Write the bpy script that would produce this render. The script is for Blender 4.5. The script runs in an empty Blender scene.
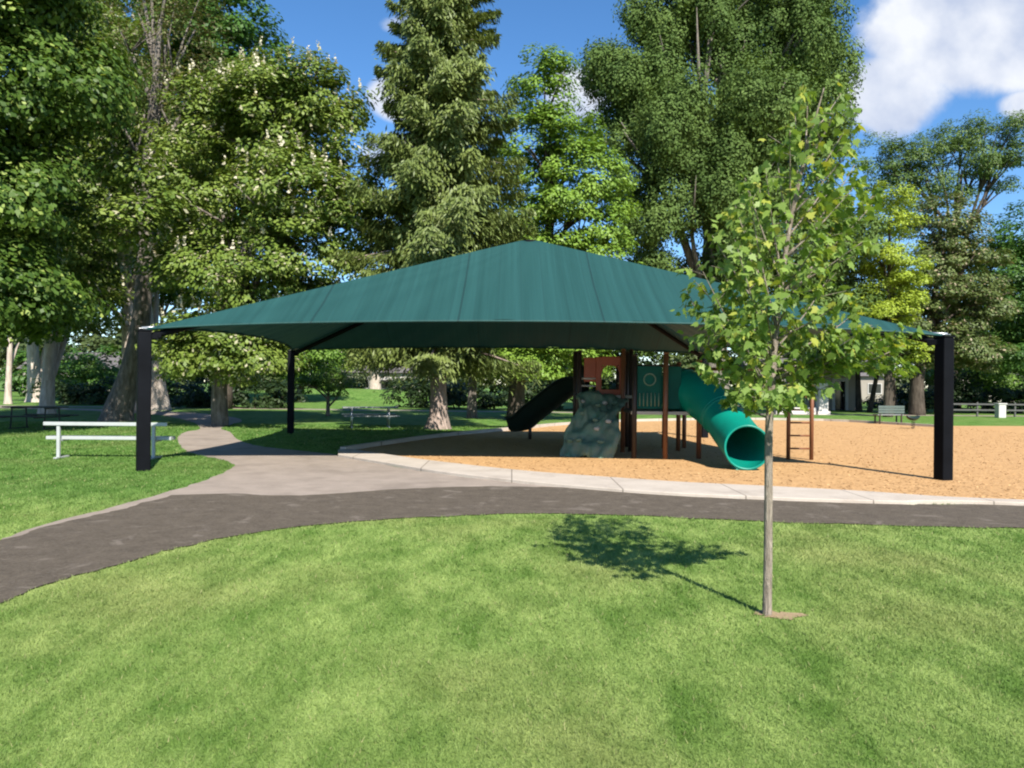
import bpy, bmesh, math, random
import numpy as np
from mathutils import Vector, Matrix, noise as mnoise

random.seed(7)
rng = np.random.default_rng(11)
scene = bpy.context.scene
COL = scene.collection
R = math.radians

# ------------------------------------------------------------------ camera, sky, sun, exposure
F_PX, CAM_H, ROLL = 770.0, 1.65, 0.0093
cam_data = bpy.data.cameras.new('camera')
cam_data.sensor_width = 36.0
cam_data.lens = 36.0 * F_PX / 1024.0
cam_data.clip_start = 0.05
cam_data.clip_end = 2000
cam = bpy.data.objects.new('camera', cam_data)
cam.matrix_world = Matrix.Translation((0, 0, CAM_H)) @ Matrix.Rotation(R(90), 4, 'X') @ Matrix.Rotation(ROLL, 4, 'Z')
COL.objects.link(cam)
scene.camera = cam

SUN_EL, SUN_AZ = R(42.5), R(160)          # azimuth clockwise from +Y: behind the camera, a little to the right
sun_dir = Vector((math.sin(SUN_AZ) * math.cos(SUN_EL), math.cos(SUN_AZ) * math.cos(SUN_EL), math.sin(SUN_EL)))
sl = bpy.data.lights.new('sun', 'SUN')
sl.energy = 5.0
sl.angle = R(0.55)
sl.color = (1.0, 0.94, 0.84)
so = bpy.data.objects.new('sun', sl)
so.rotation_euler = sun_dir.to_track_quat('Z', 'Y').to_euler()
COL.objects.link(so)

scene.view_settings.view_transform = 'Standard'
scene.view_settings.look = 'None'
scene.view_settings.gamma = 1.0
scene.view_settings.use_curve_mapping = False
scene.view_settings.exposure = 1.02
scene.cycles.max_bounces = 7
scene.cycles.diffuse_bounces = 3
scene.cycles.transmission_bounces = 4
scene.cycles.glossy_bounces = 2
scene.cycles.filter_width = 2.1

world = bpy.data.worlds.new('World')
scene.world = world
world.use_nodes = True
wn, wl = world.node_tree.nodes, world.node_tree.links
wn.clear()


def node(nt, typ, **kw):
    n = nt.nodes.new(typ)
    for k, v in kw.items():
        if k in ('operation', 'data_type', 'blend_type', 'noise_dimensions', 'sky_type', 'sun_disc', 'feature',
                 'interpolation_type', 'wave_type', 'bands_direction', 'wave_profile', 'use_clamp', 'clamp'):
            setattr(n, k, v)
        else:
            n.inputs[k].default_value = v
    return n


def math_node(nt, op, a, b=None, c=None, clamp=False):
    n = nt.nodes.new('ShaderNodeMath')
    n.operation = op
    n.use_clamp = clamp
    for i, v in enumerate((a, b, c)):
        if v is None:
            continue
        if isinstance(v, (int, float)):
            n.inputs[i].default_value = v
        else:
            nt.links.new(v, n.inputs[i])
    return n.outputs[0]


def mix_col(nt, fac, a, b, blend='MIX'):
    n = nt.nodes.new('ShaderNodeMix')
    n.data_type = 'RGBA'
    n.blend_type = blend
    for i, v in ((0, fac), (6, a), (7, b)):
        if isinstance(v, (int, float)):
            n.inputs[i].default_value = v
        elif isinstance(v, tuple):
            n.inputs[i].default_value = v if len(v) == 4 else (*v, 1)
        else:
            nt.links.new(v, n.inputs[i])
    return n.outputs[2]


def build_world():
    nt = world.node_tree
    sky = nt.nodes.new('ShaderNodeTexSky')
    sky.sky_type = 'NISHITA'
    sky.sun_disc = False
    sky.sun_elevation = SUN_EL
    sky.sun_rotation = SUN_AZ
    sky.altitude = 1400
    sky.air_density = 1.0
    sky.dust_density = 0.3
    sky.ozone_density = 3.0
    tc = nt.nodes.new('ShaderNodeTexCoord')
    sep = nt.nodes.new('ShaderNodeSeparateXYZ')
    nt.links.new(tc.outputs['Generated'], sep.inputs[0])
    ay = math_node(nt, 'MAXIMUM', math_node(nt, 'ABSOLUTE', sep.outputs[1]), 0.02)
    gx = math_node(nt, 'DIVIDE', sep.outputs[0], ay)
    gz = math_node(nt, 'DIVIDE', sep.outputs[2], ay)
    cmb = nt.nodes.new('ShaderNodeCombineXYZ')
    nt.links.new(gx, cmb.inputs[0])
    nt.links.new(gz, cmb.inputs[1])
    nz = node(nt, 'ShaderNodeTexNoise', Scale=7.0, Detail=9.0, Roughness=0.56, Distortion=0.25)
    nt.links.new(cmb.outputs[0], nz.inputs['Vector'])
    total = None
    for (cx, cz, rx, rz, k) in ((.585, .46, .175, .10, 1.0), (.495, .385, .10, .07, .9), (.72, .50, .18, .08, .9),
                                (.665, .366, .055, .028, .75), (-.15, .372, .05, .038, .8), (.085, .375, .06, .05, .8),
                                (-.14, .465, .045, .018, .6), (-.165, .30, .05, .03, .65), (1.3, .4, .3, .12, .8), (-1.1, .5, .3, .15, .8)):
        a = math_node(nt, 'DIVIDE', math_node(nt, 'SUBTRACT', gx, cx), rx)
        b = math_node(nt, 'DIVIDE', math_node(nt, 'SUBTRACT', gz, cz), rz)
        d2 = math_node(nt, 'ADD', math_node(nt, 'MULTIPLY', a, a), math_node(nt, 'MULTIPLY', b, b))
        v = math_node(nt, 'MULTIPLY', math_node(nt, 'SUBTRACT', 1.25, d2, clamp=True), k)
        total = v if total is None else math_node(nt, 'MAXIMUM', total, v)
    dens = math_node(nt, 'ADD', total, math_node(nt, 'MULTIPLY', math_node(nt, 'SUBTRACT', nz.outputs[0], .5), 1.5))
    mr = nt.nodes.new('ShaderNodeMapRange')
    mr.interpolation_type = 'SMOOTHSTEP'
    nt.links.new(dens, mr.inputs[0])
    mr.inputs[1].default_value = 0.36
    mr.inputs[2].default_value = 0.82
    fac = math_node(nt, 'MULTIPLY', mr.outputs[0], 0.93)
    nz2 = node(nt, 'ShaderNodeTexNoise', Scale=11.0, Detail=5.0, Roughness=0.5)
    nt.links.new(cmb.outputs[0], nz2.inputs['Vector'])
    cfac = nt.nodes.new('ShaderNodeMapRange')
    nt.links.new(nz2.outputs[0], cfac.inputs[0])
    cfac.inputs[1].default_value = .35
    cfac.inputs[2].default_value = .65
    ccol = mix_col(nt, cfac.outputs[0], (3.0, 3.35, 4.2), (5.0, 5.1, 5.3))
    hs = nt.nodes.new('ShaderNodeHueSaturation')
    hs.inputs['Saturation'].default_value = 1.2
    hs.inputs['Value'].default_value = 1.0
    nt.links.new(sky.outputs[0], hs.inputs['Color'])
    col = mix_col(nt, fac, hs.outputs[0], ccol)
    bg = nt.nodes.new('ShaderNodeBackground')
    bg.inputs[1].default_value = 0.10
    nt.links.new(col, bg.inputs[0])
    out = nt.nodes.new('ShaderNodeOutputWorld')
    nt.links.new(bg.outputs[0], out.inputs[0])


build_world()


# ------------------------------------------------------------------ measuring: photo pixel -> place
def ray(px, py):
    dx, dy = px - 512.0, 384.0 - py
    c, s = math.cos(ROLL), math.sin(ROLL)
    return dx * c - dy * s, dx * s + dy * c


def g(px, py):                                   # point of the ground seen at a pixel
    wx, wz = ray(px, py)
    t = -CAM_H / wz
    return (wx * t, F_PX * t)


def at(px, py, d):                               # point at distance d seen at a pixel
    wx, wz = ray(px, py)
    return Vector((wx / F_PX * d, d, CAM_H + wz / F_PX * d))


# ------------------------------------------------------------------ objects
def tag(o, label=None, cat=None, group=None, kind=None):
    if label: o['label'] = label
    if cat: o['category'] = cat
    if group: o['group'] = group
    if kind: o['kind'] = kind
    return o


def empty(name, loc=(0, 0, 0), rz=0.0):
    o = bpy.data.objects.new(name, None)
    o.empty_display_size = .2
    o.location = loc
    o.rotation_euler = (0, 0, rz)
    COL.objects.link(o)
    return o


def copy_tree(o, parent=None):
    c = o.copy()
    COL.objects.link(c)
    c.parent = parent
    for ch in list(o.children):
        copy_tree(ch, c)
    return c


def link_mesh(name, me, m, parent=None, smooth=False):
    if m is not None:
        me.materials.append(m)
    if smooth:
        me.polygons.foreach_set('use_smooth', np.ones(len(me.polygons), dtype=bool))
    o = bpy.data.objects.new(name, me)
    COL.objects.link(o)
    if parent is not None:
        o.parent = parent
    return o


def np_mesh(name, verts, nper, m, parent=None, smooth=False):
    """verts: (n_faces*nper, 3), every face its own nper corners"""
    nv = len(verts)
    nf = nv // nper
    me = bpy.data.meshes.new(name)
    me.vertices.add(nv)
    me.vertices.foreach_set('co', np.ascontiguousarray(verts, dtype=np.float32).ravel())
    me.loops.add(nv)
    me.loops.foreach_set('vertex_index', np.arange(nv, dtype=np.int32))
    me.polygons.add(nf)
    me.polygons.foreach_set('loop_start', np.arange(0, nv, nper, dtype=np.int32))
    me.update(calc_edges=True)
    return link_mesh(name, me, m, parent, smooth)


class MB:
    def __init__(self):
        self.v, self.f = [], []

    def box(self, c, s, rz=0.0, rx=0.0, ry=0.0, bev=0.0):
        bm = bmesh.new()
        bmesh.ops.create_cube(bm, size=1.0)
        for v in bm.verts:
            v.co = Vector((v.co.x * s[0], v.co.y * s[1], v.co.z * s[2]))
        if bev:
            bmesh.ops.bevel(bm, geom=bm.edges[:], offset=bev, segments=2, affect='EDGES', profile=.5)
        M = Matrix.Translation(c) @ Matrix.Rotation(rz, 4, 'Z') @ Matrix.Rotation(ry, 4, 'Y') @ Matrix.Rotation(rx, 4, 'X')
        bm.transform(M)
        self.bm(bm)
        return self

    def bm(self, bm):
        bm.verts.index_update()
        off = len(self.v)
        self.v += [tuple(v.co) for v in bm.verts]
        self.f += [[off + v.index for v in f.verts] for f in bm.faces]
        bm.free()

    def tube(self, pts, rad, seg=10, cap=True, squash=None):
        pts = [Vector(p) for p in pts]
        n = len(pts)
        rads = rad if isinstance(rad, (list, tuple)) else [rad] * n
        off = len(self.v)
        ref = None
        for i, p in enumerate(pts):
            t = (pts[min(i + 1, n - 1)] - pts[max(i - 1, 0)])
            t.normalize()
            if ref is None:
                a = Vector((0, 0, 1)) if abs(t.z) < .9 else Vector((0, 1, 0))
                ref = (a - t * a.dot(t)).normalized()
            else:
                ref = (ref - t * ref.dot(t)).normalized()
            b = t.cross(ref)
            for k in range(seg):
                an = 2 * math.pi * k / seg
                self.v.append(tuple(p + (ref * math.cos(an) + b * math.sin(an)) * rads[i]))
        for i in range(n - 1):
            for k in range(seg):
                a = off + i * seg + k
                b2 = off + i * seg + (k + 1) % seg
                self.f.append([a, b2, b2 + seg, a + seg])
        if cap:
            self.f.append([off + k for k in range(seg)][::-1])
            self.f.append([off + (n - 1) * seg + k for k in range(seg)])
        return self

    def build(self, name, m, parent=None, smooth=False, origin=None):
        vs = self.v
        if origin is not None:
            vs = [(x - origin[0], y - origin[1], z - origin[2]) for x, y, z in vs]
        me = bpy.data.meshes.new(name)
        me.from_pydata(vs, [], self.f)
        me.update()
        o = link_mesh(name, me, m, parent)
        if smooth:
            for p in me.polygons:
                p.use_smooth = len(p.vertices) == 4
        if origin is not None:
            o.location = origin
        return o


def spline(pts, n):
    P = [np.array(p, float) for p in pts]
    P = [2 * P[0] - P[1]] + P + [2 * P[-1] - P[-2]]
    out = []
    segs = len(P) - 3
    for i in range(segs):
        for j in range(n):
            t = j / n
            a, b, c, d = P[i:i + 4]
            out.append(.5 * ((2 * b) + (-a + c) * t + (2 * a - 5 * b + 4 * c - d) * t * t + (-a + 3 * b - 3 * c + d) * t ** 3))
    out.append(P[-2])
    return out


# ------------------------------------------------------------------ materials
def new_mat(name):
    m = bpy.data.materials.new(name)
    m.use_nodes = True
    nt = m.node_tree
    nt.nodes.clear()
    out = nt.nodes.new('ShaderNodeOutputMaterial')
    return m, nt, out


def plain(name, col, rough=.5, metallic=0.0, spec=.4, var=.12, scale=3.0, bump=0.0, bscale=40.0, dirt=None, coat=0.0):
    m, nt, out = new_mat(name)
    b = nt.nodes.new('ShaderNodeBsdfPrincipled')
    geo = nt.nodes.new('ShaderNodeTexCoord')
    n1 = node(nt, 'ShaderNodeTexNoise', Scale=scale, Detail=6.0, Roughness=.6)
    nt.links.new(geo.outputs['Object'], n1.inputs['Vector'])
    mr = nt.nodes.new('ShaderNodeMapRange')
    nt.links.new(n1.outputs[0], mr.inputs[0])
    mr.inputs[1].default_value = .3
    mr.inputs[2].default_value = .7
    lo = tuple(c * (1 - var) for c in col) if dirt is None else dirt
    hi = tuple(min(1, c * (1 + var)) for c in col)
    nt.links.new(mix_col(nt, mr.outputs[0], lo, hi), b.inputs['Base Color'])
    b.inputs['Roughness'].default_value = rough
    b.inputs['Metallic'].default_value = metallic
    b.inputs['Specular IOR Level'].default_value = spec
    b.inputs['Coat Weight'].default_value = coat
    if bump:
        n2 = node(nt, 'ShaderNodeTexNoise', Scale=bscale, Detail=5.0)
        nt.links.new(geo.outputs['Object'], n2.inputs['Vector'])
        bp = nt.nodes.new('ShaderNodeBump')
        bp.inputs['Strength'].default_value = bump
        bp.inputs['Distance'].default_value = .02
        nt.links.new(n2.outputs[0], bp.inputs['Height'])
        nt.links.new(bp.outputs[0], b.inputs['Normal'])
    nt.links.new(b.outputs[0], out.inputs[0])
    return m


def foliage(name, dark, light, trans=.26, rough=.5, spec=.3, accent=None, acc_amt=.1, patch=.5, pscale=.6):
    m, nt, out = new_mat(name)
    geo = nt.nodes.new('ShaderNodeNewGeometry')
    tc = nt.nodes.new('ShaderNodeTexCoord')
    n1 = node(nt, 'ShaderNodeTexNoise', Scale=pscale, Detail=3.0)
    nt.links.new(tc.outputs['Object'], n1.inputs['Vector'])
    f = math_node(nt, 'ADD', math_node(nt, 'MULTIPLY', geo.outputs['Random Per Island'], 1 - patch),
                  math_node(nt, 'MULTIPLY', math_node(nt, 'MULTIPLY', math_node(nt, 'SUBTRACT', n1.outputs[0], .3), 2.4, clamp=True), patch))
    col = mix_col(nt, f, dark, light)
    if accent:
        r2 = math_node(nt, 'FRACT', math_node(nt, 'MULTIPLY', geo.outputs['Random Per Island'], 37.7))
        col = mix_col(nt, math_node(nt, 'LESS_THAN', r2, acc_amt), col, accent)
    b = nt.nodes.new('ShaderNodeBsdfPrincipled')
    nt.links.new(col, b.inputs['Base Color'])
    b.inputs['Roughness'].default_value = rough
    b.inputs['Specular IOR Level'].default_value = spec
    t = nt.nodes.new('ShaderNodeBsdfTranslucent')
    nt.links.new(mix_col(nt, 1.0, col, (1.25, 1.2, .55), 'MULTIPLY'), t.inputs[0])
    mx = nt.nodes.new('ShaderNodeMixShader')
    mx.inputs[0].default_value = trans
    nt.links.new(b.outputs[0], mx.inputs[1])
    nt.links.new(t.outputs[0], mx.inputs[2])
    nt.links.new(mx.outputs[0], out.inputs[0])
    return m


def bark(name, dark, light, scale=4.0):
    m, nt, out = new_mat(name)
    tc = nt.nodes.new('ShaderNodeTexCoord')
    mp = nt.nodes.new('ShaderNodeMapping')
    mp.inputs['Scale'].default_value = (scale, scale, scale * .22)
    nt.links.new(tc.outputs['Object'], mp.inputs[0])
    n1 = node(nt, 'ShaderNodeTexNoise', Scale=2.2, Detail=8.0, Roughness=.65, Distortion=.4)
    nt.links.new(mp.outputs[0], n1.inputs['Vector'])
    mr = nt.nodes.new('ShaderNodeMapRange')
    nt.links.new(n1.outputs[0], mr.inputs[0])
    mr.inputs[1].default_value = .35
    mr.inputs[2].default_value = .65
    b = nt.nodes.new('ShaderNodeBsdfPrincipled')
    nt.links.new(mix_col(nt, mr.outputs[0], dark, light), b.inputs['Base Color'])
    b.inputs['Roughness'].default_value = .9
    b.inputs['Specular IOR Level'].default_value = .1
    bp = nt.nodes.new('ShaderNodeBump')
    bp.inputs['Strength'].default_value = .9
    bp.inputs['Distance'].default_value = .05
    nt.links.new(n1.outputs[0], bp.inputs['Height'])
    nt.links.new(bp.outputs[0], b.inputs['Normal'])
    nt.links.new(b.outputs[0], out.inputs[0])
    return m


def lawn_colour(nt, gain=1.0):
    """the lawn's own patchiness: worn, dry and lush spots, in world metres"""
    geo = nt.nodes.new('ShaderNodeNewGeometry')
    n1 = node(nt, 'ShaderNodeTexNoise', Scale=1.7, Detail=5.0, Roughness=.62, Distortion=.4)
    n2 = node(nt, 'ShaderNodeTexNoise', Scale=.42, Detail=2.0)
    n3 = node(nt, 'ShaderNodeTexNoise', Scale=5.5, Detail=3.0)
    mp = nt.nodes.new('ShaderNodeMapping')
    mp.inputs['Rotation'].default_value = (0, 0, R(28))
    mp.inputs['Scale'].default_value = (1.6, .75, 1)
    nt.links.new(geo.outputs['Position'], mp.inputs[0])
    nt.links.new(mp.outputs[0], n1.inputs['Vector'])
    nt.links.new(mp.outputs[0], n3.inputs['Vector'])
    nt.links.new(geo.outputs['Position'], n2.inputs['Vector'])

    def rng_(o, lo, hi):
        mr = nt.nodes.new('ShaderNodeMapRange')
        nt.links.new(o, mr.inputs[0])
        mr.inputs[1].default_value = lo
        mr.inputs[2].default_value = hi
        return mr.outputs[0]
    G = lambda r, gg, b: (r * gain, gg * gain, b * gain)
    c = mix_col(nt, rng_(n1.outputs[0], .34, .65), G(.105, .190, .036), G(.262, .350, .105))
    c = mix_col(nt, math_node(nt, 'MULTIPLY', rng_(n2.outputs[0], .48, .72), .55), c, G(.29, .29, .115))
    c = mix_col(nt, math_node(nt, 'MULTIPLY', rng_(n3.outputs[0], .5, .75), .45), c, G(.085, .165, .03))
    sp = nt.nodes.new('ShaderNodeSeparateXYZ')          # grazing-angle darkening painted into the turf colour beyond the path
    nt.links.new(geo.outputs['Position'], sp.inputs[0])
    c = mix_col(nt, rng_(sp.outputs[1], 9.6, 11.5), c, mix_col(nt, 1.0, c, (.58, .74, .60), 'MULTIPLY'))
    return c, geo


def lawn_mat():
    m, nt, out = new_mat('lawn_turf')
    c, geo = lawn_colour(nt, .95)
    nz = node(nt, 'ShaderNodeTexNoise', Scale=45.0, Detail=6.0, Roughness=.7)
    nt.links.new(geo.outputs['Position'], nz.inputs['Vector'])
    mr = nt.nodes.new('ShaderNodeMapRange')
    nt.links.new(nz.outputs[0], mr.inputs[0])
    mr.inputs[1].default_value = .3
    mr.inputs[2].default_value = .7
    c = mix_col(nt, mr.outputs[0], mix_col(nt, 1.0, c, (.55, .6, .5), 'MULTIPLY'), mix_col(nt, 1.0, c, (1.35, 1.3, 1.3), 'MULTIPLY'))
    b = nt.nodes.new('ShaderNodeBsdfPrincipled')
    nt.links.new(c, b.inputs['Base Color'])
    b.inputs['Roughness'].default_value = .85
    b.inputs['Specular IOR Level'].default_value = .1
    bp = nt.nodes.new('ShaderNodeBump')
    bp.inputs['Strength'].default_value = .6
    bp.inputs['Distance'].default_value = .03
    nt.links.new(nz.outputs[0], bp.inputs['Height'])
    nt.links.new(bp.outputs[0], b.inputs['Normal'])
    nt.links.new(b.outputs[0], out.inputs[0])
    return m


def blade_mat():
    m, nt, out = new_mat('grass_blade')
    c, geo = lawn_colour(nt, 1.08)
    rnd = geo.outputs['Random Per Island']
    c = mix_col(nt, rnd, mix_col(nt, 1.0, c, (.80, .84, .74), 'MULTIPLY'), mix_col(nt, 1.0, c, (1.16, 1.12, 1.16), 'MULTIPLY'))
    r2 = math_node(nt, 'FRACT', math_node(nt, 'MULTIPLY', rnd, 41.3))
    c = mix_col(nt, math_node(nt, 'LESS_THAN', r2, .025), c, (.34, .34, .15))
    b = nt.nodes.new('ShaderNodeBsdfPrincipled')
    nt.links.new(c, b.inputs['Base Color'])
    b.inputs['Roughness'].default_value = .6
    b.inputs['Specular IOR Level'].default_value = .25
    t = nt.nodes.new('ShaderNodeBsdfTranslucent')
    nt.links.new(c, t.inputs[0])
    mx = nt.nodes.new('ShaderNodeMixShader')
    mx.inputs[0].default_value = .4
    nt.links.new(b.outputs[0], mx.inputs[1])
    nt.links.new(t.outputs[0], mx.inputs[2])
    nt.links.new(mx.outputs[0], out.inputs[0])
    return m


def ground_mat(name, cols, scale, fine, bump, rough=.9, big=None, speck=None, bdist=.02):
    m, nt, out = new_mat(name)
    geo = nt.nodes.new('ShaderNodeNewGeometry')
    n1 = node(nt, 'ShaderNodeTexNoise', Scale=scale, Detail=7.0, Roughness=.65)
    n2 = node(nt, 'ShaderNodeTexNoise', Scale=fine, Detail=4.0, Roughness=.7)
    for n in (n1, n2):
        nt.links.new(geo.outputs['Position'], n.inputs['Vector'])

    def rng_(o, lo, hi):
        mr = nt.nodes.new('ShaderNodeMapRange')
        nt.links.new(o, mr.inputs[0])
        mr.inputs[1].default_value = lo
        mr.inputs[2].default_value = hi
        return mr.outputs[0]
    c = mix_col(nt, rng_(n1.outputs[0], .35, .65), cols[0], cols[1])
    c = mix_col(nt, math_node(nt, 'MULTIPLY', rng_(n2.outputs[0], .35, .7), .6), c, cols[2])
    if big:
        n3 = node(nt, 'ShaderNodeTexNoise', Scale=big[0], Detail=5.0, Roughness=.6, Distortion=.6)
        nt.links.new(geo.outputs['Position'], n3.inputs['Vector'])
        c = mix_col(nt, math_node(nt, 'MULTIPLY', rng_(n3.outputs[0], big[1], big[2]), big[4]), c, big[3])
    if speck:                                      # tooled joints across the slab
        sx = nt.nodes.new('ShaderNodeSeparateXYZ')
        nt.links.new(geo.outputs['Position'], sx.inputs[0])
        jn = math_node(nt, 'LESS_THAN', math_node(nt, 'FRACT', math_node(nt, 'DIVIDE', sx.outputs[0], speck)), .012)
        c = mix_col(nt, math_node(nt, 'MULTIPLY', jn, .7), c, (.09, .075, .06))
    b = nt.nodes.new('ShaderNodeBsdfPrincipled')
    nt.links.new(c, b.inputs['Base Color'])
    b.inputs['Roughness'].default_value = rough
    b.inputs['Specular IOR Level'].default_value = .2
    bp = nt.nodes.new('ShaderNodeBump')
    bp.inputs['Strength'].default_value = bump
    bp.inputs['Distance'].default_value = bdist
    nt.links.new(n2.outputs[0], bp.inputs['Height'])
    nt.links.new(bp.outputs[0], b.inputs['Normal'])
    nt.links.new(b.outputs[0], out.inputs[0])
    return m


def fabric_mat():
    m, nt, out = new_mat('shade_cloth')
    tc = nt.nodes.new('ShaderNodeTexCoord')
    sep = nt.nodes.new('ShaderNodeSeparateXYZ')
    nt.links.new(tc.outputs['Object'], sep.inputs[0])
    mp = nt.nodes.new('ShaderNodeMapping')
    mp.inputs['Scale'].default_value = (7.5, .10, .10)
    nt.links.new(tc.outputs['Object'], mp.inputs[0])
    n1 = node(nt, 'ShaderNodeTexNoise', Scale=1.0, Detail=5.0, Roughness=.65)
    nt.links.new(mp.outputs[0], n1.inputs['Vector'])
    n2 = node(nt, 'ShaderNodeTexNoise', Scale=.5, Detail=3.0)
    nt.links.new(tc.outputs['Object'], n2.inputs['Vector'])
    mr = nt.nodes.new('ShaderNodeMapRange')
    nt.links.new(n1.outputs[0], mr.inputs[0])
    mr.inputs[1].default_value = .3
    mr.inputs[2].default_value = .7
    c = mix_col(nt, mr.outputs[0], (.007, .045, .041), (.015, .071, .067))
    c = mix_col(nt, math_node(nt, 'MULTIPLY', n2.outputs[0], .45), c, (.013, .059, .058))
    # stitched seams between the strips of cloth
    seam = math_node(nt, 'LESS_THAN', math_node(nt, 'ABSOLUTE', math_node(nt, 'SUBTRACT', math_node(nt, 'FRACT', math_node(nt, 'DIVIDE', math_node(nt, 'ADD', sep.outputs[0], 5.55), 2.75)), .5)), .007)
    rib = math_node(nt, 'LESS_THAN', math_node(nt, 'ABSOLUTE', math_node(nt, 'SUBTRACT', math_node(nt, 'FRACT', math_node(nt, 'DIVIDE', sep.outputs[0], .46)), .5)), .03)
    c = mix_col(nt, math_node(nt, 'MULTIPLY', rib, math_node(nt, 'MULTIPLY', n1.outputs[0], .5)), c, (.007, .034, .034))
    c = mix_col(nt, math_node(nt, 'MULTIPLY', seam, .75), c, (.006, .028, .028))
    b = nt.nodes.new('ShaderNodeBsdfPrincipled')
    nt.links.new(c, b.inputs['Base Color'])
    b.inputs['Roughness'].default_value = .62
    b.inputs['Specular IOR Level'].default_value = .35
    bp = nt.nodes.new('ShaderNodeBump')
    bp.inputs['Strength'].default_value = .35
    bp.inputs['Distance'].default_value = .03
    nt.links.new(n1.outputs[0], bp.inputs['Height'])
    nt.links.new(bp.outputs[0], b.inputs['Normal'])
    t = nt.nodes.new('ShaderNodeBsdfTranslucent')
    t.inputs[0].default_value = (.02, .06, .055, 1)
    mx = nt.nodes.new('ShaderNodeMixShader')
    mx.inputs[0].default_value = .10
    nt.links.new(b.outputs[0], mx.inputs[1])
    nt.links.new(t.outputs[0], mx.inputs[2])
    nt.links.new(mx.outputs[0], out.inputs[0])
    return m


M = {
    'lawn': lawn_mat(),
    'blade': blade_mat(),
    'asphalt': ground_mat('asphalt', ((.052, .041, .030), (.088, .071, .053), (.165, .139, .108)), 4.5, 42.0, .8,
                          big=(2.6, .58, .68, (.235, .20, .168), .42)),
    'concrete_path': ground_mat('worn_concrete', ((.250, .207, .170), (.33, .275, .228), (.212, .178, .148)), 2.2, 55.0, .5,
                                big=(.8, .5, .72, (.165, .135, .11), .65)),
    'kerb': ground_mat('kerb_concrete', ((.40, .35, .295), (.47, .415, .355), (.36, .31, .255)), 1.8, 60.0, .3,
                       big=(1.6, .52, .75, (.25, .21, .175), .6), speck=1.7),
    'mulch': ground_mat('wood_mulch', ((.41, .242, .108), (.50, .308, .142), (.345, .198, .088)), 3.0, 30.0, .18,
                        big=(.45, .5, .75, (.45, .27, .122), .6), bdist=.03),
    'soil': ground_mat('bare_soil', ((.30, .22, .13), (.40, .30, .18), (.22, .15, .09)), 9.0, 60.0, .8),
    'fabric': fabric_mat(),
    'black_steel': plain('black_powder_coat', (.0040, .0047, .0065), 0.6, spec=.07, var=.3, scale=2.0),
    'galv': plain('galvanised_steel', (.45, .46, .47), .35, metallic=.8, var=.15, scale=20),
    'white_alu': plain('white_aluminium', (.35, .37, .365), .4, var=.05, scale=8),
    'grey_alu': plain('weathered_aluminium', (.17, .18, .175), .5, var=.15, scale=8),
    'dark_wood': plain('dark_timber', (.035, .035, .03), .7, var=.3, scale=6),
    'brown_post': plain('brown_post_paint', (.16, .062, .028), .45, var=.18, scale=4),
    'dark_post': plain('dark_post_paint', (.030, .018, .014), .5, var=.2, scale=4),
    'orange': plain('orange_plastic', (.24, .045, .014), .45, var=.12, scale=3),
    'green_panel': plain('green_plastic', (.002, .062, .047), .6, spec=.15, var=.2, scale=3),
    'slide_green': plain('slide_plastic', (.0, .19, .14), .38, spec=.35, var=.14, scale=1.6, dirt=(.004, .155, .115)),
    'slide_dark': plain('dark_slide_plastic', (.006, .016, .013), .4, var=.2, scale=2),
    'climb': plain('climber_plastic', (.060, .125, .085), .6, var=.35, scale=5, bump=.5, bscale=12, dirt=(.14, .17, .125)),
    'pale_trim': plain('pale_deck_trim', (.40, .37, .33), .6, var=.1, scale=6),
    'deck': plain('deck_coating', (.06, .05, .045), .7, var=.2, scale=8),
    'trunk_grey': bark('bark_grey', (.085, .073, .063), (.22, .195, .17)),
    'trunk_dark': bark('bark_dark', (.035, .028, .022), (.10, .082, .066)),
    'trunk_pale': bark('bark_pale', (.30, .25, .205), (.52, .45, .39), 3.0),
    'trunk_red': bark('bark_spruce', (.15, .115, .095), (.37, .29, .25), 5.0),
    'trunk_young': bark('bark_young', (.17, .14, .11), (.34, .29, .235), 14.0),
    'wall_white': plain('white_render', (.46, .445, .42), .8, var=.08, scale=.8),
    'wall_beige': plain('beige_render', (.26, .235, .20), .85, var=.1, scale=.5),
    'roof_grey': plain('grey_shingle', (.11, .10, .10), .9, var=.25, scale=4),
    'glass_dark': plain('dark_glass', (.012, .014, .016), .12, spec=.6, var=.2),
    'stone_pale': plain('pale_stone', (.48, .46, .43), .8, var=.12, scale=4),
}
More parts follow.
